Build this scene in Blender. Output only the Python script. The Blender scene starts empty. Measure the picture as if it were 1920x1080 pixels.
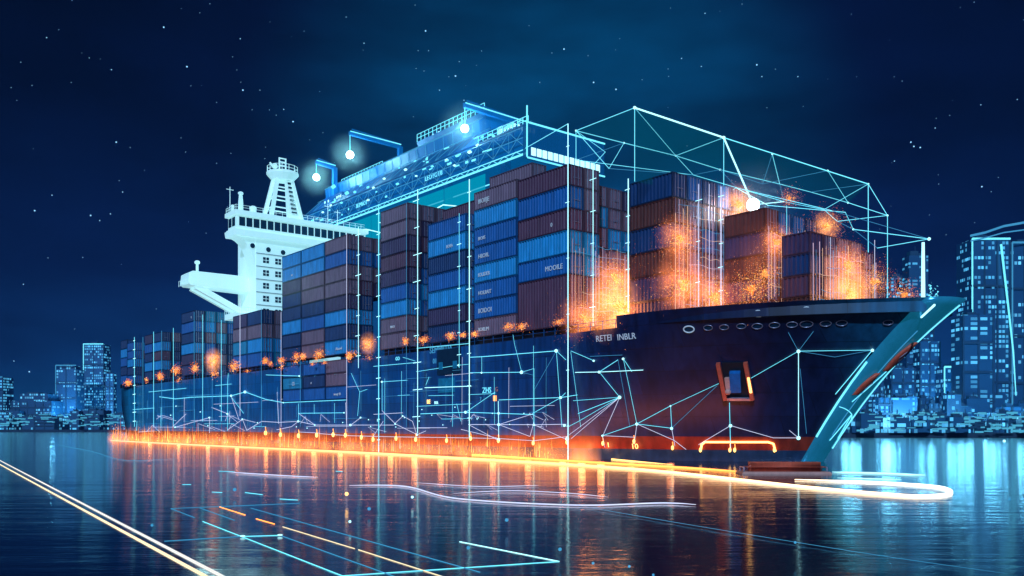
import bpy, bmesh, math, random
from mathutils import Vector, Matrix
from mathutils.bvhtree import BVHTree
R = random.Random(7)
sc = bpy.context.scene
COL = sc.collection
PI = math.pi
# ---------------------------------------------------------------- camera
F_PX, CX, HZ, CAMH = 1653.0, 960.0, 800.0, 3.9
cd = bpy.data.cameras.new('camera'); cam = bpy.data.objects.new('camera', cd); COL.objects.link(cam)
cam.location = (0, 0, CAMH); cam.rotation_euler = (PI/2, 0, 0)
cd.sensor_width = 36; cd.lens = F_PX/1920*36; cd.shift_y = (HZ-540)/1920; cd.clip_end = 9000; cd.clip_start = .1
sc.camera = cam
def ray(px, py): return Vector(((px-CX)/F_PX, 1, (HZ-py)/F_PX))
def at(px, py, Y): return Vector((0, 0, CAMH)) + ray(px, py)*Y
def water_pt(px, py, z=.03):
    d = ray(px, py); return Vector((0, 0, CAMH)) + d*((z-CAMH)/d.z)
# ---------------------------------------------------------------- ship frame: x = t (to stern), y = -u (outboard), z up
TH = math.atan2(.777, -.629)
SHIP = Matrix.Translation((6.7, 105, 0)) @ Matrix.Rotation(TH, 4, 'Z')
SINV = SHIP.inverted()
CAML = SINV @ Vector((0, 0, CAMH))
def rayl(px, py): return SINV.to_3x3() @ ray(px, py)
def V3(p): return Vector(p)
def on_u(px, py, u=-.35):
    d = rayl(px, py); k = (-u-CAML.y)/d.y
    return CAML + d*k
def on_t(px, py, t):
    d = rayl(px, py); k = (t-CAML.x)/d.x
    return CAML + d*k
# ---------------------------------------------------------------- materials
def nt(name):
    m = bpy.data.materials.new(name); m.use_nodes = True; t = m.node_tree; t.nodes.clear()
    return m, t, t.nodes, t.links
def emit(name, col, strength, fade=1.0, light=False):
    m, t, N, L = nt(name)
    o = N.new('ShaderNodeOutputMaterial'); e = N.new('ShaderNodeEmission')
    e.inputs[0].default_value = (*col, 1); e.inputs[1].default_value = strength
    if fade < 1:
        mx = N.new('ShaderNodeMixShader'); tr = N.new('ShaderNodeBsdfTransparent'); mx.inputs[0].default_value = fade
        L.new(tr.outputs[0], mx.inputs[1]); L.new(e.outputs[0], mx.inputs[2]); L.new(mx.outputs[0], o.inputs[0])
    else: L.new(e.outputs[0], o.inputs[0])
    m.cycles.emission_sampling = 'AUTO' if light else 'NONE'
    return m
def paint(name, col, rough=.5, metal=0., wear=.25, scale=.6, emi=None, streak=True, spec=.4):
    m, t, N, L = nt(name)
    o = N.new('ShaderNodeOutputMaterial'); b = N.new('ShaderNodeBsdfPrincipled'); L.new(b.outputs[0], o.inputs[0])
    tc = N.new('ShaderNodeTexCoord'); mp = N.new('ShaderNodeMapping'); L.new(tc.outputs['Object'], mp.inputs[0])
    mp.inputs['Scale'].default_value = (scale, scale, scale*(.18 if streak else 1))
    inf = N.new('ShaderNodeObjectInfo'); cmb = N.new('ShaderNodeVectorMath'); cmb.operation = 'SCALE'; cmb.inputs[0].default_value = (37, 19, 53)
    L.new(inf.outputs['Random'], cmb.inputs['Scale']); L.new(cmb.outputs[0], mp.inputs['Location'])
    n = N.new('ShaderNodeTexNoise'); n.inputs['Scale'].default_value = 3; n.inputs['Detail'].default_value = 6; n.inputs['Roughness'].default_value = .65
    L.new(mp.outputs[0], n.inputs[0])
    cr = N.new('ShaderNodeValToRGB'); cr.color_ramp.elements[0].position = .3; cr.color_ramp.elements[1].position = .72
    d = [c*(1-wear) for c in col]; br = [min(1, c*(1+wear*.5)+.004*wear) for c in col]
    cr.color_ramp.elements[0].color = (*d, 1); cr.color_ramp.elements[1].color = (*br, 1)
    L.new(n.outputs[0], cr.inputs[0]); L.new(cr.outputs[0], b.inputs['Base Color'])
    b.inputs['Roughness'].default_value = rough; b.inputs['Metallic'].default_value = metal; b.inputs['Specular IOR Level'].default_value = spec
    if emi: b.inputs['Emission Color'].default_value = (*emi[:3], 1); b.inputs['Emission Strength'].default_value = emi[3]
    m.cycles.emission_sampling = 'NONE'
    return m
CC = {'azure': (.012, .36, .76), 'blue': (.008, .15, .47), 'navy': (.008, .05, .17), 'mauve': (.25, .15, .21), 'maroon': (.14, .055, .10),
      'rust': (.13, .04, .035), 'teal': (.010, .30, .52), 'plum': (.07, .045, .12)}
CM = {k: paint('container_paint_'+k, v, .42, 0, .35, .5) for k, v in CC.items()}
FM = {k: paint('container_frame_'+k, tuple(c*.5 for c in v), .5, 0, .35, .5) for k, v in CC.items()}
M_BAR = paint('galvanised_bars', (.42, .40, .55), .35, .6, .2)
M_CYAN = emit('cyan_light', (.16, .78, 1.0), 1.5)
M_CYANW = emit('cyan_white_light', (.40, .90, 1.0), 1.9)
M_CYAND = emit('dim_cyan_light', (.07, .42, .80), .75)
M_PALE = emit('pale_violet_light', (.62, .70, 1.0), 1.2)
M_ORANGE = emit('orange_light', (1.0, .30, .06), 3.4, 1, True)
M_AMBER = emit('amber_light', (1.0, .55, .16), 3.2)
M_HOT = emit('lamp_white', (.75, 1.0, 1.0), 9)
M_EMB = [emit('ember_red', (1, .16, .04), 1.0), emit('ember_orange', (1, .30, .05), 1.5), emit('ember_gold', (1, .52, .13), 2.2), emit('ember_pink', (1, .48, .34), 1.3)]
M_WHITE = paint('glowing_white_ship_paint', (.74, .84, .86), .45, 0, .10, .3, emi=(.46, .92, .98, .52))  # overexposed cyan-white look put into the bridge paint as emission
M_GLASS = paint('dark_bridge_glass', (.01, .04, .08), .1, 0, .2)
M_LETTER = paint('glowing_white_lettering', (.7, .75, .8), .5, 0, .2, emi=(.5, .7, .9, .18))  # faint glow put into the lettering colour
M_BLACK = paint('black_coaming', (.006, .007, .012), .6)
M_RED = paint('red_orange_paint', (.78, .13, .07), .4, 0, .25)
M_PINK = paint('pale_float_flange', (.75, .38, .32), .5, 0, .2)
M_CRANE = paint('glowing_blue_crane_paint', (.012, .13, .42), .38, .1, .3, .3, emi=(.0, .16, .42, .5))  # blue glow put into the crane paint so it looks lit
def see_through(m, f):
    t = m.node_tree; o = next(n for n in t.nodes if n.type == 'OUTPUT_MATERIAL'); sh = o.inputs[0].links[0].from_socket
    mx = t.nodes.new('ShaderNodeMixShader'); tr = t.nodes.new('ShaderNodeBsdfTransparent'); mx.inputs[0].default_value = f
    t.links.new(tr.outputs[0], mx.inputs[1]); t.links.new(sh, mx.inputs[2]); t.links.new(mx.outputs[0], o.inputs[0])
see_through(M_CRANE, .70)
M_CRANED = paint('glowing_dark_crane_paint', (.008, .05, .20), .4, .1, .3, .3, emi=(.0, .12, .34, .42)); see_through(M_CRANED, .74)  # weaker glow put into the darker crane paint
M_DECK = paint('deck_paint', (.02, .03, .05), .7)
def hull_mat():
    m, t, N, L = nt('hull_paint')
    o = N.new('ShaderNodeOutputMaterial'); b = N.new('ShaderNodeBsdfPrincipled'); L.new(b.outputs[0], o.inputs[0])
    tc = N.new('ShaderNodeTexCoord'); sp = N.new('ShaderNodeSeparateXYZ'); L.new(tc.outputs['Object'], sp.inputs[0])
    def ramp(src, a, bb, stops):
        mr = N.new('ShaderNodeMapRange'); mr.inputs[1].default_value = a; mr.inputs[2].default_value = bb; L.new(src, mr.inputs[0])
        c = N.new('ShaderNodeValToRGB'); e = c.color_ramp.elements
        while len(e) < len(stops): e.new(.5)
        for i, (p, col) in enumerate(stops): e[i].position = p; e[i].color = (*col, 1)
        L.new(mr.outputs[0], c.inputs[0]); return c
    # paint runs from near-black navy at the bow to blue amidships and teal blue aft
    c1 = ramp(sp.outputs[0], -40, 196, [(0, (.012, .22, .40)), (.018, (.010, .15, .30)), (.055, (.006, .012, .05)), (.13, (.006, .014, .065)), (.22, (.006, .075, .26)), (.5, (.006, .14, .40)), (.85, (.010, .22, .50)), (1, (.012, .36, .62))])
    # plates
    br = N.new('ShaderNodeTexBrick'); mp = N.new('ShaderNodeMapping'); mp.inputs['Rotation'].default_value = (PI/2, 0, 0)
    L.new(tc.outputs['Object'], mp.inputs[0]); L.new(mp.outputs[0], br.inputs[0])
    br.inputs['Scale'].default_value = 1; br.inputs['Brick Width'].default_value = 6.2; br.inputs['Row Height'].default_value = 2.5; br.inputs['Mortar Size'].default_value = .035
    br.inputs['Color1'].default_value = (.75, .75, .75, 1); br.inputs['Color2'].default_value = (1.2, 1.2, 1.2, 1); br.inputs['Mortar'].default_value = (.35, .35, .35, 1)
    mu = N.new('ShaderNodeMix'); mu.data_type = 'RGBA'; mu.blend_type = 'MULTIPLY'; mu.inputs[0].default_value = .8
    L.new(c1.outputs[0], mu.inputs[6]); L.new(br.outputs[0], mu.inputs[7])
    ns = N.new('ShaderNodeTexNoise'); mp2 = N.new('ShaderNodeMapping'); mp2.inputs['Scale'].default_value = (.5, .5, .06); L.new(tc.outputs['Object'], mp2.inputs[0]); L.new(mp2.outputs[0], ns.inputs[0])
    ns.inputs['Scale'].default_value = 2.5; ns.inputs['Detail'].default_value = 7
    mr = N.new('ShaderNodeMapRange'); mr.inputs[1].default_value = .3; mr.inputs[2].default_value = .7; mr.inputs[3].default_value = .6; mr.inputs[4].default_value = 1.3; L.new(ns.outputs[0], mr.inputs[0])
    # boot-top bands by height
    band = ramp(sp.outputs[2], 0, 5, [(0, (.015, .05, .12)), (.255, (.015, .05, .12)), (.265, (.26, .032, .014)), (.555, (.22, .028, .014)), (.57, (0, 0, 0)), (1, (0, 0, 0))])
    gt = N.new('ShaderNodeMath'); gt.operation = 'LESS_THAN'; gt.inputs[1].default_value = 2.8; L.new(sp.outputs[2], gt.inputs[0])
    mx = N.new('ShaderNodeMix'); mx.data_type = 'RGBA'; L.new(gt.outputs[0], mx.inputs[0]); L.new(mu.outputs[2], mx.inputs[6]); L.new(band.outputs[0], mx.inputs[7])
    m3 = N.new('ShaderNodeMix'); m3.data_type = 'RGBA'; m3.blend_type = 'MULTIPLY'; m3.inputs[0].default_value = 1; L.new(mx.outputs[2], m3.inputs[6]); L.new(mr.outputs[0], m3.inputs[7])
    L.new(m3.outputs[2], b.inputs['Base Color']); b.inputs['Roughness'].default_value = .38
    bp = N.new('ShaderNodeBump'); bp.inputs['Strength'].default_value = .25; bp.inputs['Distance'].default_value = .2; L.new(br.outputs[1], bp.inputs['Height']); bp.invert = True; L.new(bp.outputs[0], b.inputs['Normal'])
    return m
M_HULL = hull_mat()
M_STEM = paint('glowing_teal_stem', (.04, .28, .52), .2, .5, .4, .25, emi=(.01, .30, .52, .28))  # teal glow put into the stem panel material
# ---------------------------------------------------------------- mesh helpers
def add_box(bm, x0, x1, y0, y1, z0, z1):
    v = [bm.verts.new(p) for p in ((x0,y0,z0),(x1,y0,z0),(x1,y1,z0),(x0,y1,z0),(x0,y0,z1),(x1,y0,z1),(x1,y1,z1),(x0,y1,z1))]
    for f in ((0,3,2,1),(4,5,6,7),(0,1,5,4),(1,2,6,5),(2,3,7,6),(3,0,4,7)): bm.faces.new([v[i] for i in f])
def add_bar(bm, a, b, w, h=None):
    a = Vector(a); b = Vector(b); d = (b-a).normalized(); h = h or w
    up = Vector((0,0,1)) if abs(d.z) < .95 else Vector((1,0,0))
    s = d.cross(up).normalized()*w/2; t = s.cross(d).normalized()*h/2
    v = [bm.verts.new(p) for p in (a-s-t, a+s-t, a+s+t, a-s+t, b-s-t, b+s-t, b+s+t, b-s+t)]
    for f in ((0,1,2,3),(7,6,5,4),(0,4,5,1),(1,5,6,2),(2,6,7,3),(3,7,4,0)): bm.faces.new([v[i] for i in f])
def add_tube(bm, pts, rad, n=6, closed=False):
    pts = [Vector(p) for p in pts]; k = len(pts); rings = []
    if not hasattr(rad, '__len__'): rad = [rad]*k
    prev = None
    for i, p in enumerate(pts):
        a = pts[i-1] if (i or closed) else p; b = pts[(i+1) % k] if (i < k-1 or closed) else p
        d = (b-a).normalized()
        if prev is None:
            up = Vector((0,0,1)) if abs(d.z) < .9 else Vector((1,0,0)); s = d.cross(up).normalized()
        else:
            s = (prev - d*prev.dot(d))
            s = s.normalized() if s.length > 1e-6 else d.orthogonal().normalized()
        prev = s; t = d.cross(s)
        rings.append([bm.verts.new(p + (s*math.cos(2*PI*j/n)+t*math.sin(2*PI*j/n))*rad[i]) for j in range(n)])
    for i in range(k if closed else k-1):
        A, B = rings[i], rings[(i+1) % k]
        for j in range(n): bm.faces.new((A[j], A[(j+1)%n], B[(j+1)%n], B[j]))
    if not closed: bm.faces.new(rings[0][::-1]); bm.faces.new(rings[-1])
def add_prism(bm, prof, x0, x1):
    """prof: list of (y,z) swept along x"""
    a = [bm.verts.new((x0, y, z)) for y, z in prof]; b = [bm.verts.new((x1, y, z)) for y, z in prof]
    n = len(prof)
    for i in range(n): bm.faces.new((a[i], a[(i+1)%n], b[(i+1)%n], b[i]))
    bm.faces.new(a[::-1]); bm.faces.new(b)
def add_ball(bm, c, r, sub=2, sq=(1,1,1)):
    bmesh.ops.create_icosphere(bm, subdivisions=sub, radius=1, matrix=Matrix.Translation(c) @ Matrix.Diagonal((r*sq[0], r*sq[1], r*sq[2], 1)))
def add_tet(bm, c, r):
    vs = []
    for k in range(4):
        d = Vector((R.gauss(0,1), R.gauss(0,1), R.gauss(0,1))).normalized()*r
        vs.append(bm.verts.new(Vector(c)+d))
    for f in ((0,1,2),(0,2,3),(0,3,1),(1,3,2)): bm.faces.new([vs[i] for i in f])
def mesh_of(name, bm, smooth=False):
    bmesh.ops.recalc_face_normals(bm, faces=bm.faces)
    me = bpy.data.meshes.new(name); bm.to_mesh(me); bm.free()
    if smooth:
        for p in me.polygons: p.use_smooth = True
    return me
def tag(o, label=None, cat=None, group=None, kind=None):
    if label: o['label'] = label
    if cat: o['category'] = cat
    if group: o['group'] = group
    if kind: o['kind'] = kind
    return o
def obj(name, bm, mat, parent=None, smooth=False):
    me = bm if isinstance(bm, bpy.types.Mesh) else mesh_of(name, bm, smooth)
    for m in (mat if isinstance(mat, list) else [mat]):
        if len(me.materials) < (len(mat) if isinstance(mat, list) else 1): me.materials.append(m)
    o = bpy.data.objects.new(name, me); COL.objects.link(o)
    if parent: o.parent = parent
    return o
def thing(name, label, cat, mat4=None, group=None):
    o = bpy.data.objects.new(name, None); COL.objects.link(o); o.empty_display_size = .5
    if mat4 is not None: o.matrix_world = mat4
    return tag(o, label, cat, group)
def frame(t, u, z): return SHIP @ Matrix.Translation((t, -u, z))
def text_mesh(txt, size, ext=.03):
    cu = bpy.data.curves.new('lettering', 'FONT'); cu.body = txt; cu.size = size; cu.extrude = ext; cu.resolution_u = 2
    o = bpy.data.objects.new('lettering', cu); COL.objects.link(o)
    dg = bpy.context.evaluated_depsgraph_get()
    me = bpy.data.meshes.new_from_object(o.evaluated_get(dg)); bpy.data.objects.remove(o)
    me.materials.clear()
    return me
SIDE_TXT = Matrix(((-1,0,0,0),(0,0,1,0),(0,1,0,0),(0,0,0,1)))   # text X -> -t, text Y -> up, faces outboard
# ---------------------------------------------------------------- hull
HB, ZT = 16.0, 15.0
def stem(z): f = max(z,0)/16.0; return 22.3 + 10.2*f + 3.6*f**3
def endw(z): return 2.1 + .9*(max(z,0)/16)**2.5
def hb(s, z):
    e = endw(z); Lr = 30 + 14*(1-min(max(z,0),16)/16.)
    q = min(1, max(0, (stem(z)-s)/Lr))
    return e + (HB-e)*(1-(1-q)**2.3)
def stern(z): return 188 + 7*min(1, max(0, z/10))**.8
TS = [0,4,9,14,20,26,30.4,33,35.8,40,44,49,54.6,58.8,62.9,67.5,72.1,76,80.4,85,89.5,96,104.8,112,120,128,137,145,152,160,166,172,178,183]
def station(i, z):      # i from stern to stem -> (t, halfbreadth)
    nb = 26
    ta = [t for t in TS if t >= 20][::-1]
    if i == 0:
        return stern(z), HB*.86
    if i <= len(ta): 
        t = ta[i-1]; f = 1 - .1*max(0, (t-165)/20)**2
        return t, HB*f
    q = (i-len(ta))/nb; q = q**.9
    s = -20 + (stem(z)+20)*q
    return -s, hb(s, z)
NST = 1 + len([t for t in TS if t >= 20]) + 26
ZL = [-1, 0, .65, 1.3, 2.05, 2.8, 4.5, 6.5, 8.5, 10.5, 12.2, 13.6, ZT]
def grid(zs, i0=0, hole=True, both=True, inset=0):
    bm = bmesh.new(); V = {}
    for sgn in ((1, -1) if both else (1,)):
        for i in range(i0, NST):
            for k, z in enumerate(zs):
                t, b = station(i, z)
                V[sgn, i, k] = bm.verts.new((t, -(HB - sgn*(b-inset)), z))
        for i in range(i0, NST-1):
            for k in range(len(zs)-1):
                tm = (station(i, 10)[0]+station(i+1, 10)[0])/2
                if hole and sgn == 1 and 54.6 < tm < 80.4 and zs[k] >= 8.5: continue
                q = (V[sgn,i,k], V[sgn,i+1,k], V[sgn,i+1,k+1], V[sgn,i,k+1])
                bm.faces.new(q if sgn == 1 else q[::-1])
    return bm, V
ship = thing('container_ship', 'huge dark navy container ship glowing with lines, white bridge tower, moored on dark water', 'container ship', SHIP)
bm, V = grid(ZL)
for k in range(len(ZL)-1):       # transom
    bm.faces.new((V[1,0,k], V[1,0,k+1], V[-1,0,k+1], V[-1,0,k]))
bmesh.ops.recalc_face_normals(bm, faces=bm.faces); bm.normal_update(); BVH = BVHTree.FromBMesh(bm)
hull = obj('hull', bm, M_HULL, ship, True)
# bulwark of the forecastle, thickened
i0 = next(i for i in range(NST) if station(i, 15.6)[0] <= -7.9)
ZB = [ZT, 15.7, 16.35]
bm = bmesh.new()
for sgn in (1, -1):
    rows = []
    for i in range(i0, NST):
        r = []
        for z in ZB:
            t, b = station(i, z)
            if i == i0: t = -7.9; b = hb(7.9, z)
            r.append(bm.verts.new((t, -(HB-sgn*(b+.004)), z)))
        t, b = station(i, ZB[-1])
        if i == i0: t = -7.9; b = hb(7.9, 16.35)
        r.append(bm.verts.new((t+.1, -(HB-sgn*(b-.35)), ZB[-1])))
        r.append(bm.verts.new((t+.1, -(HB-sgn*(b-.35)), ZT)))
        rows.append(r)
    for a, b2 in zip(rows, rows[1:]):
        for k in range(4): bm.faces.new((a[k], b2[k], b2[k+1], a[k+1]))
    bm.faces.new(rows[0])
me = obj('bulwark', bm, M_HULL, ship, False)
bm = bmesh.new(); bmb, _ = grid([ZT, 16.35], i0, False)
bmb.normal_update(); BVHB = BVHTree.FromBMesh(bmb); bmb.free(); bm.free()
def on_hull(px, py, off=.12):
    d = rayl(px, py).normalized(); best = None
    for B in (BVH, BVHB):
        h = B.ray_cast(CAML, d)
        if h[0] is not None and (best is None or h[3] < best[3]): best = h
    if best is None: return on_u(px, py, -off), Vector((0, 1, 0))
    n = best[1]
    if n.dot(d) > 0: n = -n
    return best[0] + n*off, n
# deck
bm = bmesh.new()
L_ = [bm.verts.new((station(i, ZT)[0], -(HB-station(i, ZT)[1]+.05), ZT-.1)) for i in range(NST)]
R_ = [bm.verts.new((station(i, ZT)[0], -(HB+station(i, ZT)[1]-.05), ZT-.1)) for i in range(NST)]
skip = lambda i: 54.6 < (station(i,10)[0]+station(i+1,10)[0])/2 < 80.4
for i in range(NST-1):
    if skip(i):
        a = bm.verts.new((station(i,ZT)[0], -9, ZT-.1)); b2 = bm.verts.new((station(i+1,ZT)[0], -9, ZT-.1)); bm.faces.new((a, b2, R_[i+1], R_[i]))
    else: bm.faces.new((L_[i], L_[i+1], R_[i+1], R_[i]))
obj('deck', bm, M_DECK, ship)
bm = bmesh.new()  # open hold lining in the cut-out
add_box(bm, 54.62, 80.38, -9.3, -9, 8.3, 14.85); add_box(bm, 54.62, 80.38, -8.98, -.12, 8.2, 8.46)
obj('open_hold', bm, M_BLACK, ship)
# stem panel (blunt bow)
def bulge(z): return .9+1.1*max(0, z)/16
def stemx(u, z):
    a = min(1, abs(u)/endw(z)); return -stem(z)-bulge(z)*math.sqrt(max(0, 1-a*a))
bm = bmesh.new(); rows = []
ZS = [-1, 0, 1.3, 2.8, 4.5, 6.5, 8.5, 10.5, 12.2, 13.6, 15, 15.7, 16.35]
for z in ZS:
    e = endw(z)
    rows.append([bm.verts.new((stemx(u*e, z), -(HB+u*e), z)) for u in (-1,-.92,-.75,-.5,-.25,0,.25,.5,.75,.92,1)])
for a, b2 in zip(rows, rows[1:]):
    for k in range(10): bm.faces.new((a[k], a[k+1], b2[k+1], b2[k]))
bm.faces.new(rows[-1])
stp = obj('stem_panel', bm, M_STEM, ship, True)
for sg in (-1, 1):
    bm = bmesh.new(); add_tube(bm, [(-stem(z)-.22, -(HB+sg*(endw(z)+.10)), z) for z in ZS if 2.5 <= z < 11], [.11 for z in ZS if 2.5 <= z < 11]); obj('edge_light', bm, M_CYAN, stp)
bm = bmesh.new(); add_tube(bm, [(stemx(.62*endw(z), z)-.06, -(HB+.62*endw(z)), z) for z in [1.5+i*.8 for i in range(19)]], [.07]*19); obj('edge_light', bm, M_CYAN, stp)
bm = bmesh.new(); add_tube(bm, [(stemx(-.35*endw(z), z)-.05, -(HB-.35*endw(z)), z) for z in [3+i*.8 for i in range(14)]], [.04]*14); obj('edge_light', bm, M_CYAND, stp)
bm = bmesh.new(); add_tube(bm, [on_hull(1690, 636, .1)[0], on_hull(1718, 606, .1)[0], on_hull(1752, 572, .1)[0]], .1); obj('edge_light', bm, M_CYANW, stp)
# inner lines of the stem
for pp in ([(.9, 2.6), (.2, 5.2), (-.6, 2.4)], [(-2.0, 6.0), (.2, 5.2), (1.9, 4.2)], [(-1.2, 6.5), (.3, 9.5), (1.2, 12)]):
    bm = bmesh.new(); pq = [(pp[i][0]+(pp[i+1][0]-pp[i][0])*q/5, pp[i][1]+(pp[i+1][1]-pp[i][1])*q/5) for i in range(len(pp)-1) for q in range(6)]; add_tube(bm, [(stemx(u, z)-.05, -(HB+u), z) for u, z in pq], .045); obj('inner_line', bm, M_CYAN, stp)
# red pods on the stem (anchors)
for (z0, z1, u, w) in ((7.2, 9.4, -1.3, .7), (9.6, 12.4, .1, .85)):
    bm = bmesh.new(); pr = []
    n = 8
    for k in range(n+1):
        f = k/n; z = z0+(z1-z0)*f; r = w*math.sin(PI*min(.97, max(.08, f)))**.6
        c = Vector((stemx(u+.5*(f-.5), z)-.05, -(HB+u+.5*(f-.5)), z)); pr.append([bm.verts.new(c+Vector((-.35*math.cos(a)-.15, r*math.sin(a), 0))) for a in [2*PI*j/8 for j in range(8)]])
    for a, b2 in zip(pr, pr[1:]):
        for j in range(8): bm.faces.new((a[j], a[(j+1)%8], b2[(j+1)%8], b2[j]))
    bm.faces.new(pr[0]); bm.faces.new(pr[-1])
    po = obj('bow_anchor', bm, M_RED, ship, True)
    bm = bmesh.new(); zm = (z0+z1)/2
    add_tube(bm, [(stemx(u+du, zm+dz)-.5, -(HB+u+du), zm+dz) for du, dz in ((0,.5),(.35,.1),(0,-.5),(-.35,-.1))], .05, closed=True); obj('fluke_ring', bm, M_BAR, po)
# hull-hugging frame for items on the plating
def plate_frame(px, py, off=.05):
    p, n = on_hull(px, py, off); n = Vector((n.x, n.y, n.z)).normalized()
    up = Vector((0,0,1)); X = up.cross(n).normalized(); Y = n.cross(X)
    m = Matrix((( X.x, Y.x, n.x, p.x),(X.y, Y.y, n.y, p.y),(X.z, Y.z, n.z, p.z),(0,0,0,1)))
    return m, (p-CAML).length
for (px, py, wpx, br) in ((1292,617,11,1),(1328,614,9,0),(1358,613,9,0),(1390,611,9,0),(1420,611,10,0),(1452,609,10,0),(1485,608,10,0),(1512,607,12,0),(1548,606,10,0),(1578,605,10,0),(1665,604,9,0),(1700,603,9,0),(1742,602,8,0),
                      (1422,587,11,1),(1512,581,12,1),(1590,580,9,1),(1402,589,4,1),(1622,579,7,0),(1655,579,5,1)):
    m, dist = plate_frame(px, py, .03); r = wpx*dist/F_PX*.92
    bm = bmesh.new(); add_tube(bm, [(r*math.cos(a), r*.62*math.sin(a), .05) for a in [2*PI*j/20 for j in range(20)]], .075 if br else .05, 6, True)
    o = obj('porthole', bm, M_LETTER if br else M_BAR, ship, True); o.matrix_local = m
    bm = bmesh.new(); bmesh.ops.create_circle(bm, cap_ends=True, segments=20, radius=1, matrix=Matrix.Diagonal((r*.95, r*.58, 1, 1)))
    obj('porthole_glass', bm, M_GLASS, o)
# anchor pocket
m, dist = plate_frame(1379, 712, .05); k = dist/F_PX
anc = None
bm = bmesh.new(); add_box(bm, -22*k, 22*k, -34*k, 36*k, -.05, .12); anc = obj('anchor_pocket', bm, M_BLACK, ship); anc.matrix_local = m
for sx in (-1, 1):
    bm = bmesh.new(); add_bar(bm, (sx*24*k-4*k, 37*k, .3), (sx*24*k+5*k, -36*k, .5), .42, .55); obj('orange_post', bm, M_RED, anc)
bm = bmesh.new(); add_tube(bm, [(24*k, 10*k, .62), (29*k-.1, -20*k, .74)], .14); obj('glow_tube', bm, M_AMBER, anc)
bm = bmesh.new(); add_prism(bm, [(-22*k,.12),(20*k,.12),(18*k,.6),(-20*k,.75)], -9*k, 10*k); obj('blue_shield', bm, CM['blue'], anc)
bm = bmesh.new(); add_bar(bm, (-20*k, -35*k, .45), (29*k, -36*k, .45), .3); obj('sill_bar', bm, M_BAR, anc)
bm = bmesh.new(); add_bar(bm, (-14*k, 8*k, .35), (-12*k, -22*k, .5), .5, .4); add_ball(bm, (-13*k, -18*k, .7), .35, 2); obj('chain_guide', bm, M_PINK, anc)
# writing on the hull
def hull_text(txt, px, py, hpx, mat, name='lettering', par=None):
    m, dist = plate_frame(px, py, .06); me = text_mesh(txt, hpx*dist/F_PX*1.35, .02)
    o = obj(name, me, mat, par or ship); o.matrix_local = m; return o
hull_text('RETEI', 1118, 641, 12, M_LETTER); hull_text('INBLR', 1158, 638, 12, M_LETTER)
hull_text('SEMMIITIA', 806, 663, 12, M_CYAND); hull_text('ZHS', 905, 737, 11, M_CYAN); hull_text('G', 929, 734, 9, M_PINK); hull_text('III', 925, 752, 11, M_ORANGE)
hull_text('01 I', 812, 682, 10, M_CYAND); hull_text('BE', 801, 757, 8, M_AMBER); hull_text('IVA', 815, 758, 6, M_CYANW); hull_text('10', 1184, 841, 11, M_AMBER); hull_text('I', 1140, 838, 10, M_AMBER)
hull_text('GO', 742, 676, 7, M_CYAN); hull_text('7', 900, 752, 8, M_CYAND)
# plated recess with windows amidships
m, dist = plate_frame(842, 680, .04); k = dist/F_PX
bm = bmesh.new(); add_box(bm, -37*k, 38*k, -22*k, 26*k, -.03, .1); rec = obj('side_door', bm, M_GLASS, ship); rec.matrix_local = m
for x in (-24, 22):
    bm = bmesh.new(); add_box(bm, (x-6)*k, (x+6)*k, -12*k, 2*k, .1, .18); obj('door_window', bm, CM['teal'], rec)
bm = bmesh.new(); m, dist = plate_frame(838, 722, .04); add_box(bm, -26*k, 26*k, -14*k, 13*k, -.03, .1); o = obj('light_hatch', bm, CM['teal'], ship); o.matrix_local = m
# glowing hoop and waterline lamps
def hug(pts, step=14, off=.15):
    out = []
    for (x0, y0), (x1, y1) in zip(pts, pts[1:]):
        n = max(1, int(math.hypot(x1-x0, y1-y0)/step))
        for q in range(n): out.append((x0+(x1-x0)*q/n, y0+(y1-y0)*q/n))
    out.append(pts[-1])
    P = [on_hull(*p, off)[0] for p in out]
    return P
def rad_at(P, k): return [max(.02, (p-CAML).length/F_PX*k) for p in P]
P = hug([(1314,845),(1316,833),(1322,828),(1440,828),(1450,831),(1454,845)]); bm = bmesh.new(); add_tube(bm, P, rad_at(P, 1.9)); obj('glowing_hoop', bm, emit('hoop_light', (1, .42, .11), 6, 1, True), ship)
for px, py in ((1262,838),(1314,842),(1369,842),(1378,842),(1452,842),(1190,826),(1132,830),(1065,828),(1002,830),(937,826),(885,822),(840,826),(782,824),(745,822),(702,824),(680,820),(650,816),(627,815),(596,816),(562,817),(528,815),(500,812)):
    p, n = on_hull(px, py, .25); d = (p-CAML).length/F_PX
    bm = bmesh.new(); add_ball(bm, p, 2.6*d, 2, (1,1,1.7)); o = obj('waterline_lamp', bm, M_AMBER, ship)
    bm = bmesh.new(); add_tube(bm, [p+Vector((0,-.1,3*d)), p+Vector((0,0,11*d))], .7*d); obj('bracket', bm, M_ORANGE, o)
# hatch coamings and deck rail
BAYS_T = ((0,19.1),(20.9,30.4),(35.8,43.9),(89.5,104.8),(127.8,136.9),(152,165.8),(178,191))
for a, b2 in BAYS_T:
    bm = bmesh.new(); add_box(bm, a+.4, b2-.4, -31, -.7, ZT-.08, 15.95); obj('hatch_coaming', bm, M_BLACK, ship)
bm = bmesh.new()
for a, b2 in ((-7.5,54),(81,187)):
    n = int((b2-a)/2)
    for i in range(n+1): t = a+(b2-a)*i/n; add_bar(bm, (t, -.35, ZT-.1), (t, -.35, 16.0), .06)
    add_tube(bm, [(a,-.35,16.0),(b2,-.35,16.0)], .04, 4); add_tube(bm, [(a,-.35,15.55),(b2,-.35,15.55)], .03, 4)
obj('deck_railing', bm, CM['blue'], ship)
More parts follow.
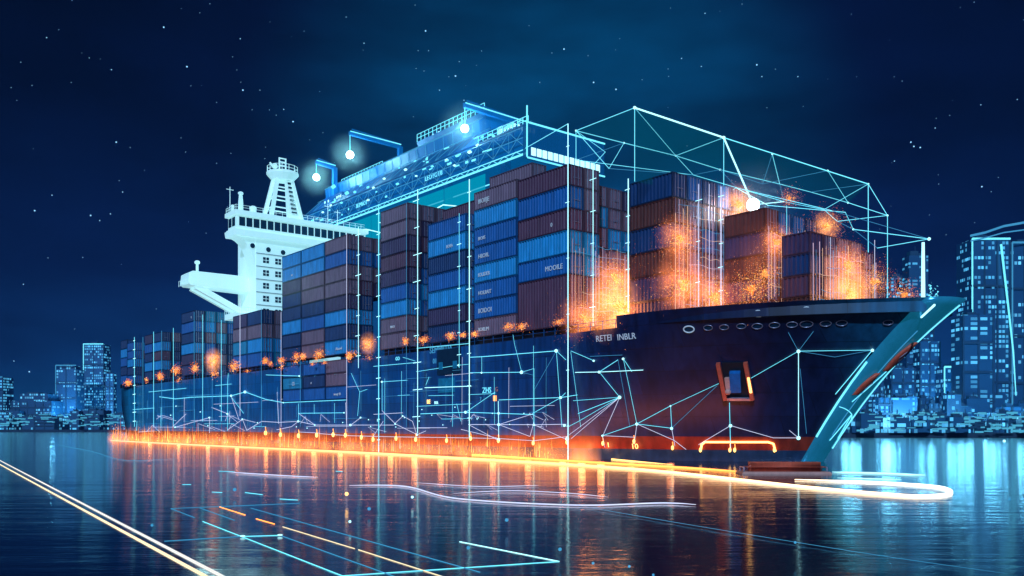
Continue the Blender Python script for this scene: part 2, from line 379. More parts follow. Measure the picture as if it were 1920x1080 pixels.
# ---------------------------------------------------------------- superstructure (parts of the ship)
T0, T1 = 106., 116.
bm = bmesh.new(); add_box(bm, T0, T1, -26.2, -5.8, ZT, 44.8)
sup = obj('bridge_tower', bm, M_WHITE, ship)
for sg in (0, 1):   # flared brackets under the wings
    pr = [(1.2+4.59*math.sin(a), 36.6+8.19*math.cos(a)) for a in [PI/2*j/10 for j in range(11)]] + [(5.79, 44.79)]
    yz = [((-u) if sg == 0 else -(32-u), z) for u, z in pr]
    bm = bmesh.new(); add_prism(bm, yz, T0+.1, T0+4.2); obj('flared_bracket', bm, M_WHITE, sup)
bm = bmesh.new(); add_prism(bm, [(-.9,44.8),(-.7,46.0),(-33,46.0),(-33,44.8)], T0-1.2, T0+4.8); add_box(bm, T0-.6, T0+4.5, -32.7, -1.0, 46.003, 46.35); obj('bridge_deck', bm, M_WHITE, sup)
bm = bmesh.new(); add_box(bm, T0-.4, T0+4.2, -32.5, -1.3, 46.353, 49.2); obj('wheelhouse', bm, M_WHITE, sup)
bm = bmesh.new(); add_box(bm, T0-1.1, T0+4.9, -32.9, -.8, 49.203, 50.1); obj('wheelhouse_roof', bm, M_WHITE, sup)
for i in range(19):
    u = 1.9+i*1.6; bm = bmesh.new(); add_box(bm, T0-.48, T0-.38, -(u+1.3), -u, 46.9, 48.8); obj('bridge_window', bm, M_GLASS, sup)
for i in range(2):
    bm = bmesh.new(); add_box(bm, T0+.3+i*2, T0+1.8+i*2, -1.32, -1.2, 46.9, 48.8); obj('bridge_window', bm, M_GLASS, sup)
for z in (39.6, 36.8, 34.0, 31.2, 28.4, 25.6):
    for u in (7.4, 10.2, 13, 16, 19, 22):
        bm = bmesh.new(); add_box(bm, T0-.07, T0+.02, -(u+1.35), -u, z, z+1.25); w = obj('cabin_window', bm, M_GLASS, sup)
        bm = bmesh.new()
        add_box(bm, T0-.12, T0-.06, -(u+.72), -(u+.62), z, z+1.25); add_box(bm, T0-.12, T0-.06, -(u+1.35), -u, z+.55, z+.65); obj('window_bar', bm, M_WHITE, w)
    bm = bmesh.new(); add_box(bm, T0-.22, T0-.003, -26.2, -5.8, z+1.9, z+2.02); obj('floor_ledge', bm, M_BAR, sup)
for u, z in ((5.0, 43.0), (8.6, 42.6), (12, 42.4)):
    bm = bmesh.new(); bmesh.ops.create_cone(bm, cap_ends=True, segments=14, radius1=.55, radius2=.5, depth=.12, matrix=Matrix.Translation((T0-.06,-u,z)) @ Matrix.Rotation(PI/2,4,'Y')); obj('round_window', bm, M_GLASS, sup)
# lower wing with strut
bm = bmesh.new(); add_prism(bm, [(6.9,33.9),(7.4,34.4),(7.2,36.4),(6.4,36.9),(-5.8,36.9),(-5.8,33.6)], T0+4, T0+9); obj('boat_deck_wing', bm, M_WHITE, sup)
bm = bmesh.new(); add_bar(bm, (T0+5, 5.4, 33.8), (T0+5, -5.8, 28.6), 1.0, 1.2); add_bar(bm, (T0+8, 5.4, 33.8), (T0+8, -5.8, 28.6), 1.0, 1.2); obj('wing_strut', bm, M_WHITE, sup)
bm = bmesh.new(); add_tube(bm, [(T0+6, 4.8, 36.9), (T0+6, 4.8, 38.6)], .3, 8); add_ball(bm, (T0+6, 4.8, 39.1), .6, 2, (1,1,.8)); obj('searchlight', bm, M_WHITE, sup, True)
bm = bmesh.new()
for i in range(7): add_bar(bm, (T0+4, 7.4, 34.1), (T0+4+i*.8, 7.7, 34.1), .05)
for i in range(6): add_bar(bm, (T0+4+i, 7.7, 33.9), (T0+4+i, 7.7, 35.1), .06)
add_bar(bm, (T0+4, 7.7, 35.1), (T0+9, 7.7, 35.1), .06); obj('wing_railing', bm, M_WHITE, sup)
# mid deck platforms behind the stacks
bm = bmesh.new(); add_box(bm, T0-.6, T0+5, -22, -.8, 27.0, 28.2); add_box(bm, T0-.4, T0+3, -22, -4.5, ZT, 27); obj('deckhouse', bm, M_WHITE, sup)
bm = bmesh.new()
for i in range(10): u = .9+i*.5; add_bar(bm, (T0-.5, -u, 28.2), (T0-.5, -u, 29.5), .07)
for z in (28.9, 29.5): add_bar(bm, (T0-.5, -.85, z), (T0-.5, -6, z), .07); add_bar(bm, (T0-.5, -.85, z), (T0+5, -.85, z), .07)
for i in range(5): add_bar(bm, (T0+.6+i*1.1, -.85, 28.2), (T0+.6+i*1.1, -.85, 29.5), .07)
obj('deckhouse_railing', bm, M_WHITE, sup)
# roof railing and antennas
bm = bmesh.new()
for i in range(21): u = 1+i*1.5; add_bar(bm, (T0-.9, -u, 50.1), (T0-.9, -u, 51.2), .07)
for z in (50.7, 51.2): add_bar(bm, (T0-.9, -1, z), (T0-.9, -32, z), .06); add_bar(bm, (T0-.9, -1, z), (T0+4.6, -1, z), .06)
for i in range(5): add_bar(bm, (T0+.2+i*1.1, -1, 50.1), (T0+.2+i*1.1, -1, 51.2), .07)
obj('roof_railing', bm, M_WHITE, sup)
for u, h, r in ((3.6, 4.6, .75), (6.4, 1.8, 1.0), (1.8, 1.6, .5)):
    bm = bmesh.new(); add_tube(bm, [(T0+3,-u,50.1),(T0+3,-u,50.1+h*.6),(T0+3,-u,50.1+h)], [r*.8, r*.7, r*.45], 10); add_ball(bm, (T0+3,-u,50.1+h), r*.8, 2, (1,1,.7)); obj('radome', bm, M_WHITE, sup, True)
for pts in ([(T0+4,-1.6,50),(T0+4,-1.6,56)], [(T0+4,-25,50),(T0+4,-25,56)], [(T0+4,-27.5,50),(T0+4,-27.5,55)]):
    bm = bmesh.new(); add_tube(bm, pts, .08); q = pts[1]; add_bar(bm, (q[0], q[1]-.8, q[2]-.6), (q[0], q[1]+.8, q[2]-.6), .1); obj('whip_antenna', bm, M_WHITE, sup)
# radar mast
ut, um = 13.1, 108.6
def mp_(du, dt, z): f = (z-50)/(60.0-50); w = 3.6*(1-f)+1.5*f; return (um+dt*w, -(ut+du*w), z)
bm = bmesh.new()
for du in (-1, 1):
    for dt in (-.62, .62): add_bar(bm, mp_(du, dt, 50), mp_(du, dt, 60), .75)
for z in (52.5, 55, 57.2):
    for a, b2 in (((-1,-.62),(1,-.62)),((-1,.62),(1,.62)),((-1,-.62),(-1,.62)),((1,-.62),(1,.62))): add_bar(bm, mp_(*a, z), mp_(*b2, z), .25)
# plated front with ladder holes
v = [bm.verts.new(p) for p in (mp_(-.05,-.7,50.0), mp_(1,-.7,50.0), mp_(1,-.7,60), mp_(-.05,-.7,60))]; bm.faces.new(v)
mast = obj('radar_mast', bm, M_WHITE, sup)
for i in range(9):
    z = 51.6+i*.95; bm = bmesh.new(); a = Vector(mp_(.3,-.8,z)); b2 = Vector(mp_(.7,-.8,z)); add_bar(bm, a, b2, .12, .45); obj('mast_rung', bm, M_GLASS, mast)
bm = bmesh.new(); bmesh.ops.create_cone(bm, cap_ends=True, segments=16, radius1=2.4, radius2=3.5, depth=1.2, matrix=Matrix.Translation((um,-ut,59.6)))
bmesh.ops.create_cone(bm, cap_ends=True, segments=16, radius1=3.5, radius2=3.5, depth=.5, matrix=Matrix.Translation((um,-ut,60.46)))
for j in range(14): a = 2*PI*j/14; add_bar(bm, (um+3.35*math.cos(a), -ut+3.35*math.sin(a), 60.7), (um+3.35*math.cos(a), -ut+3.35*math.sin(a), 62), .1)
for z in (61.3, 62): add_tube(bm, [(um+3.35*math.cos(2*PI*j/14), -ut+3.35*math.sin(2*PI*j/14), z) for j in range(14)], .06, 4, True)
obj('mast_platform', bm, M_WHITE, mast)
bm = bmesh.new()
for du in (-.75,.75): add_bar(bm, (um,-ut+du,60.7), (um,-ut+du,64), .25)
for z in (62.4,63.2,64): add_bar(bm, (um,-ut-.9,z), (um,-ut+.9,z), .22)
add_bar(bm, (um,-ut+2,61.5),(um,-ut+3,62.6), .3); add_ball(bm, (um-1,-ut+2.2,61.7), .6); obj('radar_scanner', bm, M_WHITE, mast)
# foremast at the bow tip
fm_t, fm_u = -35.5, 14.6
bm = bmesh.new(); add_tube(bm, [(fm_t,-fm_u,15),(fm_t,-fm_u,22.0)], [.22,.14], 8); obj('foremast', bm, M_CYANW, ship)
bm = bmesh.new()
for i in range(26): 
    add_tet(bm, (fm_t-.6+R.uniform(-.5,.3), -fm_u-.5+R.uniform(-.5,.5), 16.4+abs(R.gauss(0,.7))), .14)
obj('bow_sparkle', bm, M_CYAN, ship)['kind'] = 'stuff'
# ---------------------------------------------------------------- containers
PITCH = .5
MESH = {}
def corr(bm, a, b, n, z0, z1, depth):
    """trapezoid corrugated sheet from a to b (xy), outward normal n"""
    a = Vector((*a,0)); b = Vector((*b,0)); n = Vector(n); Ln = (b-a).length; k = max(4, int(Ln/PITCH)); prev = None
    for i in range(k):
        for f, o in ((.0,0),(.32,0),(.5,1),(.82,1)):
            p = a+(b-a)*((i+f)/k) - n*depth*o
            v = (bm.verts.new((p.x,p.y,z0)), bm.verts.new((p.x,p.y,z1)))
            if prev: bm.faces.new((prev[0], v[0], v[1], prev[1]))
            prev = v
def cont_mesh(L, W, H):
    key = (round(L,2), round(W,2), round(H,2))
    if key in MESH: return MESH[key]
    bm = bmesh.new(); hx, hy = L/2, W/2; e = .09
    corr(bm, (hx-e, hy-.02), (-hx+e, hy-.02), (0,1,0), .1, H-.1, .14); corr(bm, (-hx+e, -hy+.03), (hx-e, -hy+.03), (0,-1,0), .1, H-.1, .09)
    corr(bm, (-hx+.04, hy-e), (-hx+.04, -hy+e), (-1,0,0), .1, H-.1, .07); corr(bm, (hx-.04, -hy+e), (hx-.04, hy-e), (1,0,0), .1, H-.1, .07)
    v = [bm.verts.new((x*(hx-.05), y*(hy-.05), H-.05)) for x, y in ((-1,-1),(1,-1),(1,1),(-1,1))]; bm.faces.new(v)
    body = bpy.data.meshes.new('container_body'); bm.to_mesh(body); bm.free()
    bm = bmesh.new()
    for sx in (-1,1):
        for sy in (-1,1): add_box(bm, min(sx*hx,sx*(hx-.16)), max(sx*hx,sx*(hx-.16)), min(sy*hy,sy*(hy-.16)), max(sy*hy,sy*(hy-.16)), 0, H)
        for z in (0, H-.13):
            add_box(bm, -hx+.161, hx-.161, min(sx*hy,sx*(hy-.12))+.002, max(sx*hy,sx*(hy-.12))-.002, z+.003, z+.127)
            add_box(bm, min(sx*hx,sx*(hx-.12))+.002, max(sx*hx,sx*(hx-.12))-.002, -hy+.161, hy-.161, z+.003, z+.127)
    fr = mesh_of('container_frame', bm)
    bm = bmesh.new()
    for y in (-.78,-.3,.3,.78): add_bar(bm, (-hx-.03, y*W/2.44, .1), (-hx-.03, y*W/2.44, H-.1), .07)
    add_bar(bm, (-hx-.05, -.5, H*.4), (-hx-.05, .5, H*.4), .06)
    bars = mesh_of('door_bars', bm)
    for me_ in (body, fr, bars): me_.materials.append(None)
    MESH[key] = (body, fr, bars); return MESH[key]
ORD = ['top', 'second from top', 'third from top', 'fourth from top', 'fifth from top', 'sixth from top', 'seventh from top', 'eighth from top', 'lowest']
ROWN = ['outer row', 'second row', 'third row', 'fourth row', 'fifth row', 'sixth row']
COLW = {'azure': 'azure', 'blue': 'mid blue', 'navy': 'navy', 'mauve': 'mauve', 'maroon': 'dark maroon', 'rust': 'rusty orange', 'teal': 'teal', 'plum': 'plum'}
CGAP = .05
n_cont = 0
def set_mat(o, m):
    o.material_slots[0].link = 'OBJECT'; o.material_slots[0].material = m
def container(t0, t1, u, z, H, col, label, bars=True, txt=None, W=2.44):
    global n_cont; n_cont += 1
    L = t1-t0-.12; body, fr, bb = cont_mesh(L, W, H-CGAP)
    j = R.uniform(-.03,.03)
    o = bpy.data.objects.new('shipping_container', body); COL.objects.link(o); o.matrix_world = frame((t0+t1)/2+j, u+W/2, z)
    tag(o, label, 'container', 'containers stacked on the ship'); set_mat(o, CM[col])
    f = bpy.data.objects.new('frame', fr); COL.objects.link(f); f.parent = o; set_mat(f, FM[col])
    if bars:
        f = bpy.data.objects.new('door_bars', bb); COL.objects.link(f); f.parent = o; set_mat(f, M_BAR)
    if txt:
        s, size, off = txt; me = text_mesh(s, size*.8, .02); me.materials.append(M_LETTER)
        f = bpy.data.objects.new('lettering', me); COL.objects.link(f); f.parent = o
        f.matrix_local = Matrix.Translation((off, W/2+.02, H*.3)) @ SIDE_TXT
    return o
def stack(t0, t1, u, zb, zt, cols, bay, row, bars=True, texts={}, heights=None):
    n = len(cols); hs = heights or [(zt-zb)/n]*n; z = zt
    for i, c in enumerate(cols):
        z -= hs[i]
        nm = ORD[i] if i < n-1 else 'lowest'
        container(t0, t1, u, z, hs[i], c, f'{COLW[c]} container, {nm}, {row}, {bay}', bars, texts.get(i))
Z0 = 16.0
def shuffle_cols(base, pool, p=.5): return [R.choice(pool) if R.random() < p else b for b in base]
# bay A, tall bay just aft of the bow step
A1 = ['maroon','blue','maroon','azure','blue','maroon']; hA = [2.55,2.7,2.6,2.8,2.5,6.2]
bayA = 'tall bay beside the bow step'
stack(0, 9.7, .15, Z0, Z0+sum(hA), A1, bayA, 'outer row', True, {4: ('MOOILE', 1.1, -.5), 2: ('0', .9, -1.5)}, hA)
stack(0, 9.7, 2.75, Z0, Z0+sum(hA), ['mauve','mauve','maroon','azure','azure','maroon'], bayA, 'second row', True, {}, hA)
for r, cols in ((2, ['mauve','azure','mauve','mauve','mauve','mauve','maroon']), (3, ['mauve','mauve','azure','mauve','mauve','mauve','mauve']), (4, ['plum','mauve','azure','mauve','mauve','maroon','mauve'])):
    stack(1.6, 9.7, .15+r*2.6+.5, Z0, 34.2, cols, bayA, ROWN[r])
stack(9.9, 19.1, .15, Z0, 35.7, ['mauve','azure','blue','blue','azure','blue','blue','mauve'], 'bay behind the bow step bay', 'outer row', True, {0: ('IIIOIIJE', 1.1, 3.6), 2: ('IIIOIIS', .8, 3.6), 3: ('HIIOIIL', 1.0, 3.6), 4: ('IOLIDER', .9, 3.6), 5: ('HOLIIAIT', .9, 3.6), 6: ('IIOIDOI', 1.1, 3.6), 7: ('IIOIILIM', .9, 3.6)})
stack(9.9, 19.1, 2.8, 33.2, 38.3, ['mauve','mauve'], 'bay behind the bow step bay', 'second row')
# B
bB = 'narrow bay between the two tallest'
stack(20.9, 30.4, .15, Z0, 33.4, ['blue','azure','navy','blue','azure','plum','navy'], bB, 'outer row', True, {6: ('IIIIIII', .7, -1), 1: ('IIOIIA', .8, 0)})
stack(20.9, 30.4, 2.75, 28.4, 35.9, ['maroon','mauve','blue'], bB, 'second row')
stack(20.9, 30.4, 5.35, 30.9, 35.9, ['maroon','maroon'], bB, 'third row')
# C
bC = 'tallest midship bay under the crane'
stack(35.8, 43.9, .15, Z0, 37.8, ['mauve','mauve','plum','maroon','plum','blue','azure','mauve','mauve'], bC, 'outer row', True, {7: ('IIIIIOI', .7, 1)})
stack(35.8, 43.9, 2.75, Z0, 37.8, ['mauve','plum','maroon','navy','blue','azure','blue','mauve','navy'], bC, 'second row')
stack(35.8, 43.9, 5.35, 30.5, 37.8, ['mauve','plum','maroon'], bC, 'third row')
# D (three columns, with hold containers beneath)
Dc = (('mauve','blue','mauve','mauve','plum','azure','navy','azure'), ('azure','azure','mauve','mauve','navy','blue','mauve','mauve'), ('azure','azure','plum','navy','navy','azure','navy','navy'))
Dt = ((54.7,62.8),(63.0,72.0),(72.2,80.3)); Dn = ('front column of the triple bay', 'middle column of the triple bay', 'rear column of the triple bay')
for i in range(3):
    stack(*Dt[i], .15, Z0+.2, 36.2, Dc[i], Dn[i], 'outer row', i == 0, {7: ('Aboowl', .9, 0)} if i == 0 else ({1: ('IIIIII', .5, 0)} if i == 2 else {}))
stack(54.7, 62.8, 2.75, Z0+.2, 36.2, ['mauve','blue','mauve','maroon','navy','azure','navy','blue'], Dn[0], 'second row')
stack(54.7, 62.8, 5.35, 26, 36.2, ['mauve','blue','mauve','plum'], Dn[0], 'third row')
Hc = (('mauve','mauve','blue'), ('blue','navy','blue'), ('blue','teal','blue')); Hn = ('front of the open hold', 'middle of the open hold', 'rear of the open hold')
for i in range(3): stack(*Dt[i], .3, 8.6, 15.4, Hc[i], Hn[i], 'outer row', False, ({2: ('mengt 4A', .8, 1)} if i == 0 else {1: ('CS', 1.2, 0)} if i == 2 else {1: ('IV', .6, 1)}))
# E
bE = 'low bay ahead of bridge'
stack(89.5, 97, .15, Z0, 27.2, ['navy','mauve','azure','blue'], 'forward '+bE, 'outer row'); stack(97.2, 104.7, .15, Z0, 27.2, ['plum','mauve','teal','blue'], 'rear '+bE, 'outer row', False)
for r in range(1, 4): stack(89.5, 97, .15+2.6*r, Z0, 27.2, [['mauve','mauve','azure','teal'],['mauve','plum','azure','azure'],['plum','mauve','blue','azure']][r-1], 'forward '+bE, ROWN[r])
# F
bF = 'bay just behind the bridge'
stack(127.8, 136.9, .15, Z0, 31, ['navy','blue','navy','azure','plum','navy'], bF, 'outer row', True, {0: ('O', .9, -2)})
for r in range(1, 4): stack(127.8, 136.9, .15+2.6*r, Z0, 31, shuffle_cols(['teal','mauve','teal','blue','mauve','navy'], list(CC)[:5], .6), bF, ROWN[r])
# G
bG = 'second bay from stern'
stack(152, 158.8, .15, Z0, 28, ['navy','azure','maroon','azure','navy'], 'forward '+bG, 'outer row'); stack(159, 165.8, .15, Z0, 28, ['plum','blue','navy','azure','navy'], 'rear '+bG, 'outer row', False)
for r in range(1, 4): stack(152, 158.8, .15+2.6*r, Z0, 28, shuffle_cols(['maroon','teal','navy','blue','mauve'], list(CC)[:5], .6), 'forward '+bG, ROWN[r])
# H
bH = 'last bay at stern'
stack(178, 184.4, .9, Z0, 27.4, ['blue','blue','azure','navy','blue'], 'forward '+bH, 'outer row'); stack(184.6, 191, .9, Z0, 28.6, ['navy','azure','blue','navy','blue'], 'rear '+bH, 'outer row', False)
for r in range(1, 3): stack(178, 184.4, .9+2.6*r, Z0, 27.4, shuffle_cols(['plum','teal','blue','navy','blue'], list(CC)[:5], .5), 'forward '+bH, ROWN[r])
# bow bays
ZW = 15.3
bI = 'first bow bay ahead of the step'
stack(-13.5, -7, 3.1, ZW, 31.9, ['navy','rust','navy','rust','plum','maroon'], bI, 'outer row')
for r, c in ((1,['blue','mauve','navy','mauve','rust','rust']),(2,['navy','mauve','blue','plum','mauve','rust']),(3,['blue','rust','mauve','mauve','rust','mauve']),(4,['navy','mauve','mauve','rust','rust','rust'])):
    stack(-13.5, -7, 3.1+2.6*r, ZW, 31.9, c, bI, ROWN[r])
bJ = 'middle bow bay among the flames'
stack(-20, -14.4, 10.8, ZW, 27.9, ['rust','plum','rust','maroon','rust'], bJ, 'outer row')
for r, c in ((1,['blue','rust','navy','rust','rust']),(2,['blue','mauve','plum','rust','maroon']),(3,['navy','plum','maroon','rust','rust'])):
    stack(-20, -14.4, 10.8+2.6*r, ZW, 27.9, c, bJ, ROWN[r])
bK = 'foremost low bow bay'
stack(-26, -22.5, 10, ZW, 24.2, ['plum','navy','maroon','rust'], bK, 'outer row', False)
for r, c in ((1,['plum','mauve','mauve','rust']),(2,['mauve','plum','mauve','mauve']),(3,['mauve','mauve','rust','mauve']),(4,['plum','mauve','mauve','rust']),(5,['mauve','plum','rust'])):
    stack(-26, -22.5, 10+2.6*r, ZW, (24.2,24.2,24.2,24.2,23.4,21.4)[r], c, bK, ROWN[r])
print('containers', n_cont)
# ---------------------------------------------------------------- crane over the stacks (own base frame)
CK = 1.215   # the crane stands on the far side of the ship and is this much larger than first drawn
cr_m = Matrix.Translation(SHIP @ (CAML + (Vector((65, -24, ZT))-CAML)*CK)) @ Matrix.Rotation(TH, 4, 'Z') @ Matrix.Diagonal((CK, CK, CK, 1)); cr = thing('gantry_crane', 'long blue gantry crane with glowing lamps rising beyond the midship containers', 'gantry crane', cr_m)
def C(p): return (p[0]-65, p[1]+24, p[2]-ZT)
def cobj(name, bm, mat, par=cr, smooth=False):
    bmesh.ops.translate(bm, verts=bm.verts, vec=(-65, 24, -ZT)); return obj(name, bm, mat, par, smooth)
bm = bmesh.new(); add_prism(bm, [(-16,46.9),(-16,50.2),(-17.2,51.2),(-31,51.2),(-31,46.9)], 27, 107)
gird = cobj('girder', bm, M_CRANE)
bm = bmesh.new(); add_prism(bm, [(-17.4,51.2),(-20.5,54.6),(-24,55.8),(-31,56.6),(-31,51.2)], 42, 106); cobj('sloped_roof', bm, M_CRANED)
bm = bmesh.new()
for z, y in ((47.6,-15.95),(49.0,-15.95),(50.9,-16.6)): add_bar(bm, (27, y, z), (107, y, z), .12, .28)
for t in range(30, 107, 6): add_bar(bm, (t, -15.93, 47.0), (t, -15.93, 50.0), .14)
cobj('web_stiffeners', bm, M_CRANED, gird)
bm = bmesh.new()   # lattice under the girder
add_tube(bm, [(27,-16,46.1),(108,-16,46.1)], .16); add_tube(bm, [(27,-15.8,46.7),(108,-15.8,46.7)], .07); add_tube(bm, [(30,-19,44.6),(70,-19,44.6)], .1)
for t in range(28, 108, 3): add_tube(bm, [(t,-16,46.1),(t+1.5,-16,46.9)], .045, 4); add_tube(bm, [(t+3,-16,46.1),(t+1.5,-16,46.9)], .045, 4)
cobj('lower_chord', bm, M_CYAN, gird)
bm = bmesh.new()   # side truss of glowing members
for t in range(27, 105, 4):
    add_tube(bm, [(t,-15.8,47),(t+4,-15.8,50.2)], .05, 4); add_tube(bm, [(t+4,-15.8,47),(t,-15.8,50.2)], .05, 4); add_tube(bm, [(t,-15.8,47),(t,-15.8,50.2)], .04, 4)
for z, y in ((50.25,-15.85),(51.3,-17.1),(48.6,-15.8)): add_tube(bm, [(27,y,z),(107,y,z)], .06, 4)
for t in range(42, 104, 4):
    add_tube(bm, [(t,-17.3,51.4),(t+2,-20.4,54.8)], .045, 4); add_tube(bm, [(t+4,-17.3,51.4),(t+2,-20.4,54.8)], .045, 4); add_tube(bm, [(t+2,-20.4,54.8),(t+4,-24,56.0)], .04, 4)
add_tube(bm, [(42,-20.4,54.8),(106,-20.4,54.8)], .06, 4); add_tube(bm, [(42,-24,56.0),(106,-24,56.0)], .06, 4)
cobj('side_truss', bm, M_CYAND, gird)
bm = bmesh.new()
for i in range(46):
    t = R.uniform(29,104); k_ = R.random(); y, z = (-15.75, R.uniform(47.2,50)) if k_ < .5 else (-17.4-R.random()*3, 0)
    if z == 0: z = 51.5+(-17.4-y)*1.05
    L_q = R.uniform(.3,1.6); bm = bmesh.new(); add_box(bm, t, t+L_q, y, y+.1, z, z+R.uniform(.12,.4)); cobj('lit_slot', bm, M_CYAN, gird)
bm = bmesh.new(); add_prism(bm, [(-25,56.4),(-23.8,60.2),(-32,60.2),(-31,56.4)], 48, 70); cobj('trolley_house', bm, M_CRANE)
bm = bmesh.new(); add_prism(bm, [(-25,56.4),(-24.2,58.4),(-31,58.4),(-31,56.4)], 84, 102); cobj('machinery_house', bm, M_CRANE)
def railing(bm, t0, t1, y, z, h=1.2, n=12):
    for i in range(n+1): t = t0+(t1-t0)*i/n; add_bar(bm, (t,y,z), (t,y,z+h), .09)
    for q in (.5, 1): add_bar(bm, (t0,y,z+h*q), (t1,y,z+h*q), .08)
for a in ((48, 70, -23.9, 60.2, 1.5, 16), (84, 102, -24.3, 58.4, 1.4, 14), (28, 41, -17.3, 51.2, 1.3, 10), (71, 83, -24.1, 55.9, 1.3, 10)):
    bm = bmesh.new(); railing(bm, *a); cobj('walkway_railing', bm, M_CYAN)
# lattice cabins
for (t, u, z, L, W, H) in ((79, 25.5, 56.0, 6, 4, 3.6), (65, 26, 60.2, 3, 3, 1.8), (33, 19, 51.2, 5, 4, 2.4), (92, 19, 51.6, 8, 3, 2.6)):
    bm = bmesh.new(); add_box(bm, t, t+L, -u-W, -u, z, z+H); cab = cobj('operator_cabin', bm, M_CRANED)
    bm = bmesh.new(); n = int(L/.8)
    for i in range(n):
        for zz in (.25, .55):
            if R.random() < .75: add_box(bm, t+.15+i*L/n, t+.15+i*L/n+L/n*.6, -u+.02, -u+.08, z+H*zz, z+H*(zz+.2))
    for i in range(int(W/.8)):
        add_box(bm, t-.08, t-.02, -u-.2-i*.8-.5, -u-.2-i*.8, z+H*.35, z+H*.7)
    cobj('lit_panes', bm, M_CYANW, cab)
bm = bmesh.new(); add_prism(bm, [(-21.5,55.2),(-21.2,57.4),(-22,58),(-31,58),(-31,56.7)], 46, 104); ud = cobj('upper_deck', bm, M_CRANE)
bm = bmesh.new(); add_tube(bm, [(46,-21.2,57.5),(104,-21.2,57.5)], .09, 5); add_tube(bm, [(46,-22,58.1),(104,-22,58.1)], .05, 5)
for t in range(48, 104, 3): add_bar(bm, (t,-21.3,55.4), (t,-21.15,57.3), .08)
cobj('deck_edge_light', bm, M_CYAND, ud)
# legs
for t in (33, 49, 85):
    for u in (16.8, 30):
        bm = bmesh.new(); add_bar(bm, (t,-u,.9), (t,-u,46.3), 1.2, 1.2); cobj('crane_leg', bm, M_CRANED)
# jib arms with hanging lamps
LAMPS = []
for (t, u0, u1, z, zl, r) in ((83, 16, 28, 63.7, 59.6, .8), (43.2, 16, 29.4, 58.1, 54.5, .7), (98, 16, 20.5, 61.3, 58.3, .75)):
    bm = bmesh.new(); add_bar(bm, (t,-u0,z), (t,-u1,z-.4), .7, .8); add_bar(bm, (t,-u0-.5,z+.9), (t,-u1,z+.2), .18); add_bar(bm, (t,-u1,z-.4), (t,-u1,54), .9, .9)
    for i in range(7): q = u0+1+(u1-u0-1)*i/6; add_bar(bm, (t,-q,z), (t,-q,z+.8*(1-i/8)), .12)
    j = cobj('jib_arm', bm, M_CRANE)
    bm = bmesh.new(); add_tube(bm, [(t-.4,-u0,z+.3),(t-.4,-u1,z)], .1); cobj('arm_light_strip', bm, M_CYAN, j)
    bm = bmesh.new(); add_tube(bm, [(t,-u0-.1,z-.3),(t,-u0-.1,zl)], .09); cobj('lamp_cable', bm, M_CYAN, j)
    bm = bmesh.new(); add_ball(bm, (t,-u0-.1,zl-.3), r, 2); cobj('hanging_lamp', bm, M_HOT, j, True)
    LAMPS.append(cr_m @ Vector(C((t,-u0+.1,zl-.3))))
# flood lights and lit plates on roof and web
for (px, py, w) in ((745,345,10),(700,352,8),(665,360,9),(690,375,8),(640,380,8),(620,385,7),(760,318,9),(810,312,8),(837,300,9),(852,310,8),(895,272,10),(880,285,12),(605,398,7),(720,335,8),(780,330,6),(925,255,8),(650,362,14),(625,350,16)):
    p = on_u(px, py, 15.85)
    bm = bmesh.new(); s = w*(p-CAML).length/F_PX/2
    v = [bm.verts.new(p+Vector((a*s, .1, b2*s*.42))) for a, b2 in ((-1,-.6),(.3,-1),(1,.5),(-.4,1))]; f = bm.faces.new(v)
    r = bmesh.ops.extrude_face_region(bm, geom=[f]); bmesh.ops.translate(bm, vec=(0,-.25,0), verts=[x for x in r['geom'] if isinstance(x, bmesh.types.BMVert)])
    cobj('flood_lamp', bm, M_CYANW if R.random() < .6 else M_CYAN, gird)
me = text_mesh('LEOTOTB', 1.25, .03); o = obj('lettering', me, M_CYAN, gird); o.matrix_local = Matrix.Translation(C((55, -15.85, 47.8))) @ SIDE_TXT
me = text_mesh('BEMIIOT', 1.2, .03); o = obj('lettering', me, M_CYAN, gird); o.matrix_local = Matrix.Translation(C((80, -15.85, 47.8))) @ SIDE_TXT
# transverse front beam with lit windows
bm = bmesh.new(); add_box(bm, 26, 27, -32, -15.4, 45.2, 50.4); cobj('end_beam', bm, M_CRANED)
bm = bmesh.new()
for i in range(13): add_box(bm, 25.9, 25.98, -16.2-i*1.15-.9, -16.2-i*1.15, 45.6, 46.8)
cobj('lit_windows', bm, M_CYANW)
bm = bmesh.new(); add_tube(bm, [(25.9,-15.4,50.5),(25.9,-32,50.5)], .13); add_tube(bm, [(25.9,-15.3,45.2),(25.9,-15.3,53)], .13); add_tube(bm, [(25.9,-15.4,45.1),(25.9,-32,45.1)], .13); cobj('edge_lights', bm, M_CYAN)
def mist_mat():
    m, t, N, L = nt('lamp_halo_mist'); o = N.new('ShaderNodeOutputMaterial'); pv = N.new('ShaderNodeVolumePrincipled'); L.new(pv.outputs[0], o.inputs['Volume'])
    tc = N.new('ShaderNodeTexCoord'); ln = N.new('ShaderNodeVectorMath'); ln.operation = 'LENGTH'; L.new(tc.outputs['Object'], ln.inputs[0])
    mr = N.new('ShaderNodeMapRange'); mr.interpolation_type = 'SMOOTHSTEP'; mr.inputs[1].default_value = 0; mr.inputs[2].default_value = 1; mr.inputs[3].default_value = .016; mr.inputs[4].default_value = 0; L.new(ln.outputs[1], mr.inputs[0])
    L.new(mr.outputs[0], pv.inputs['Density']); pv.inputs['Color'].default_value = (.7,.95,1,1); return m
M_MIST = mist_mat()
def mist(par, loc, r):
    bm = bmesh.new(); add_ball(bm, (0,0,0), 1, 3); o = obj('halo_mist', bm, M_MIST, par); o.location = loc; o.scale = (r, r, r); o['kind'] = 'stuff'  # mist ball added around a lamp to give it a soft halo
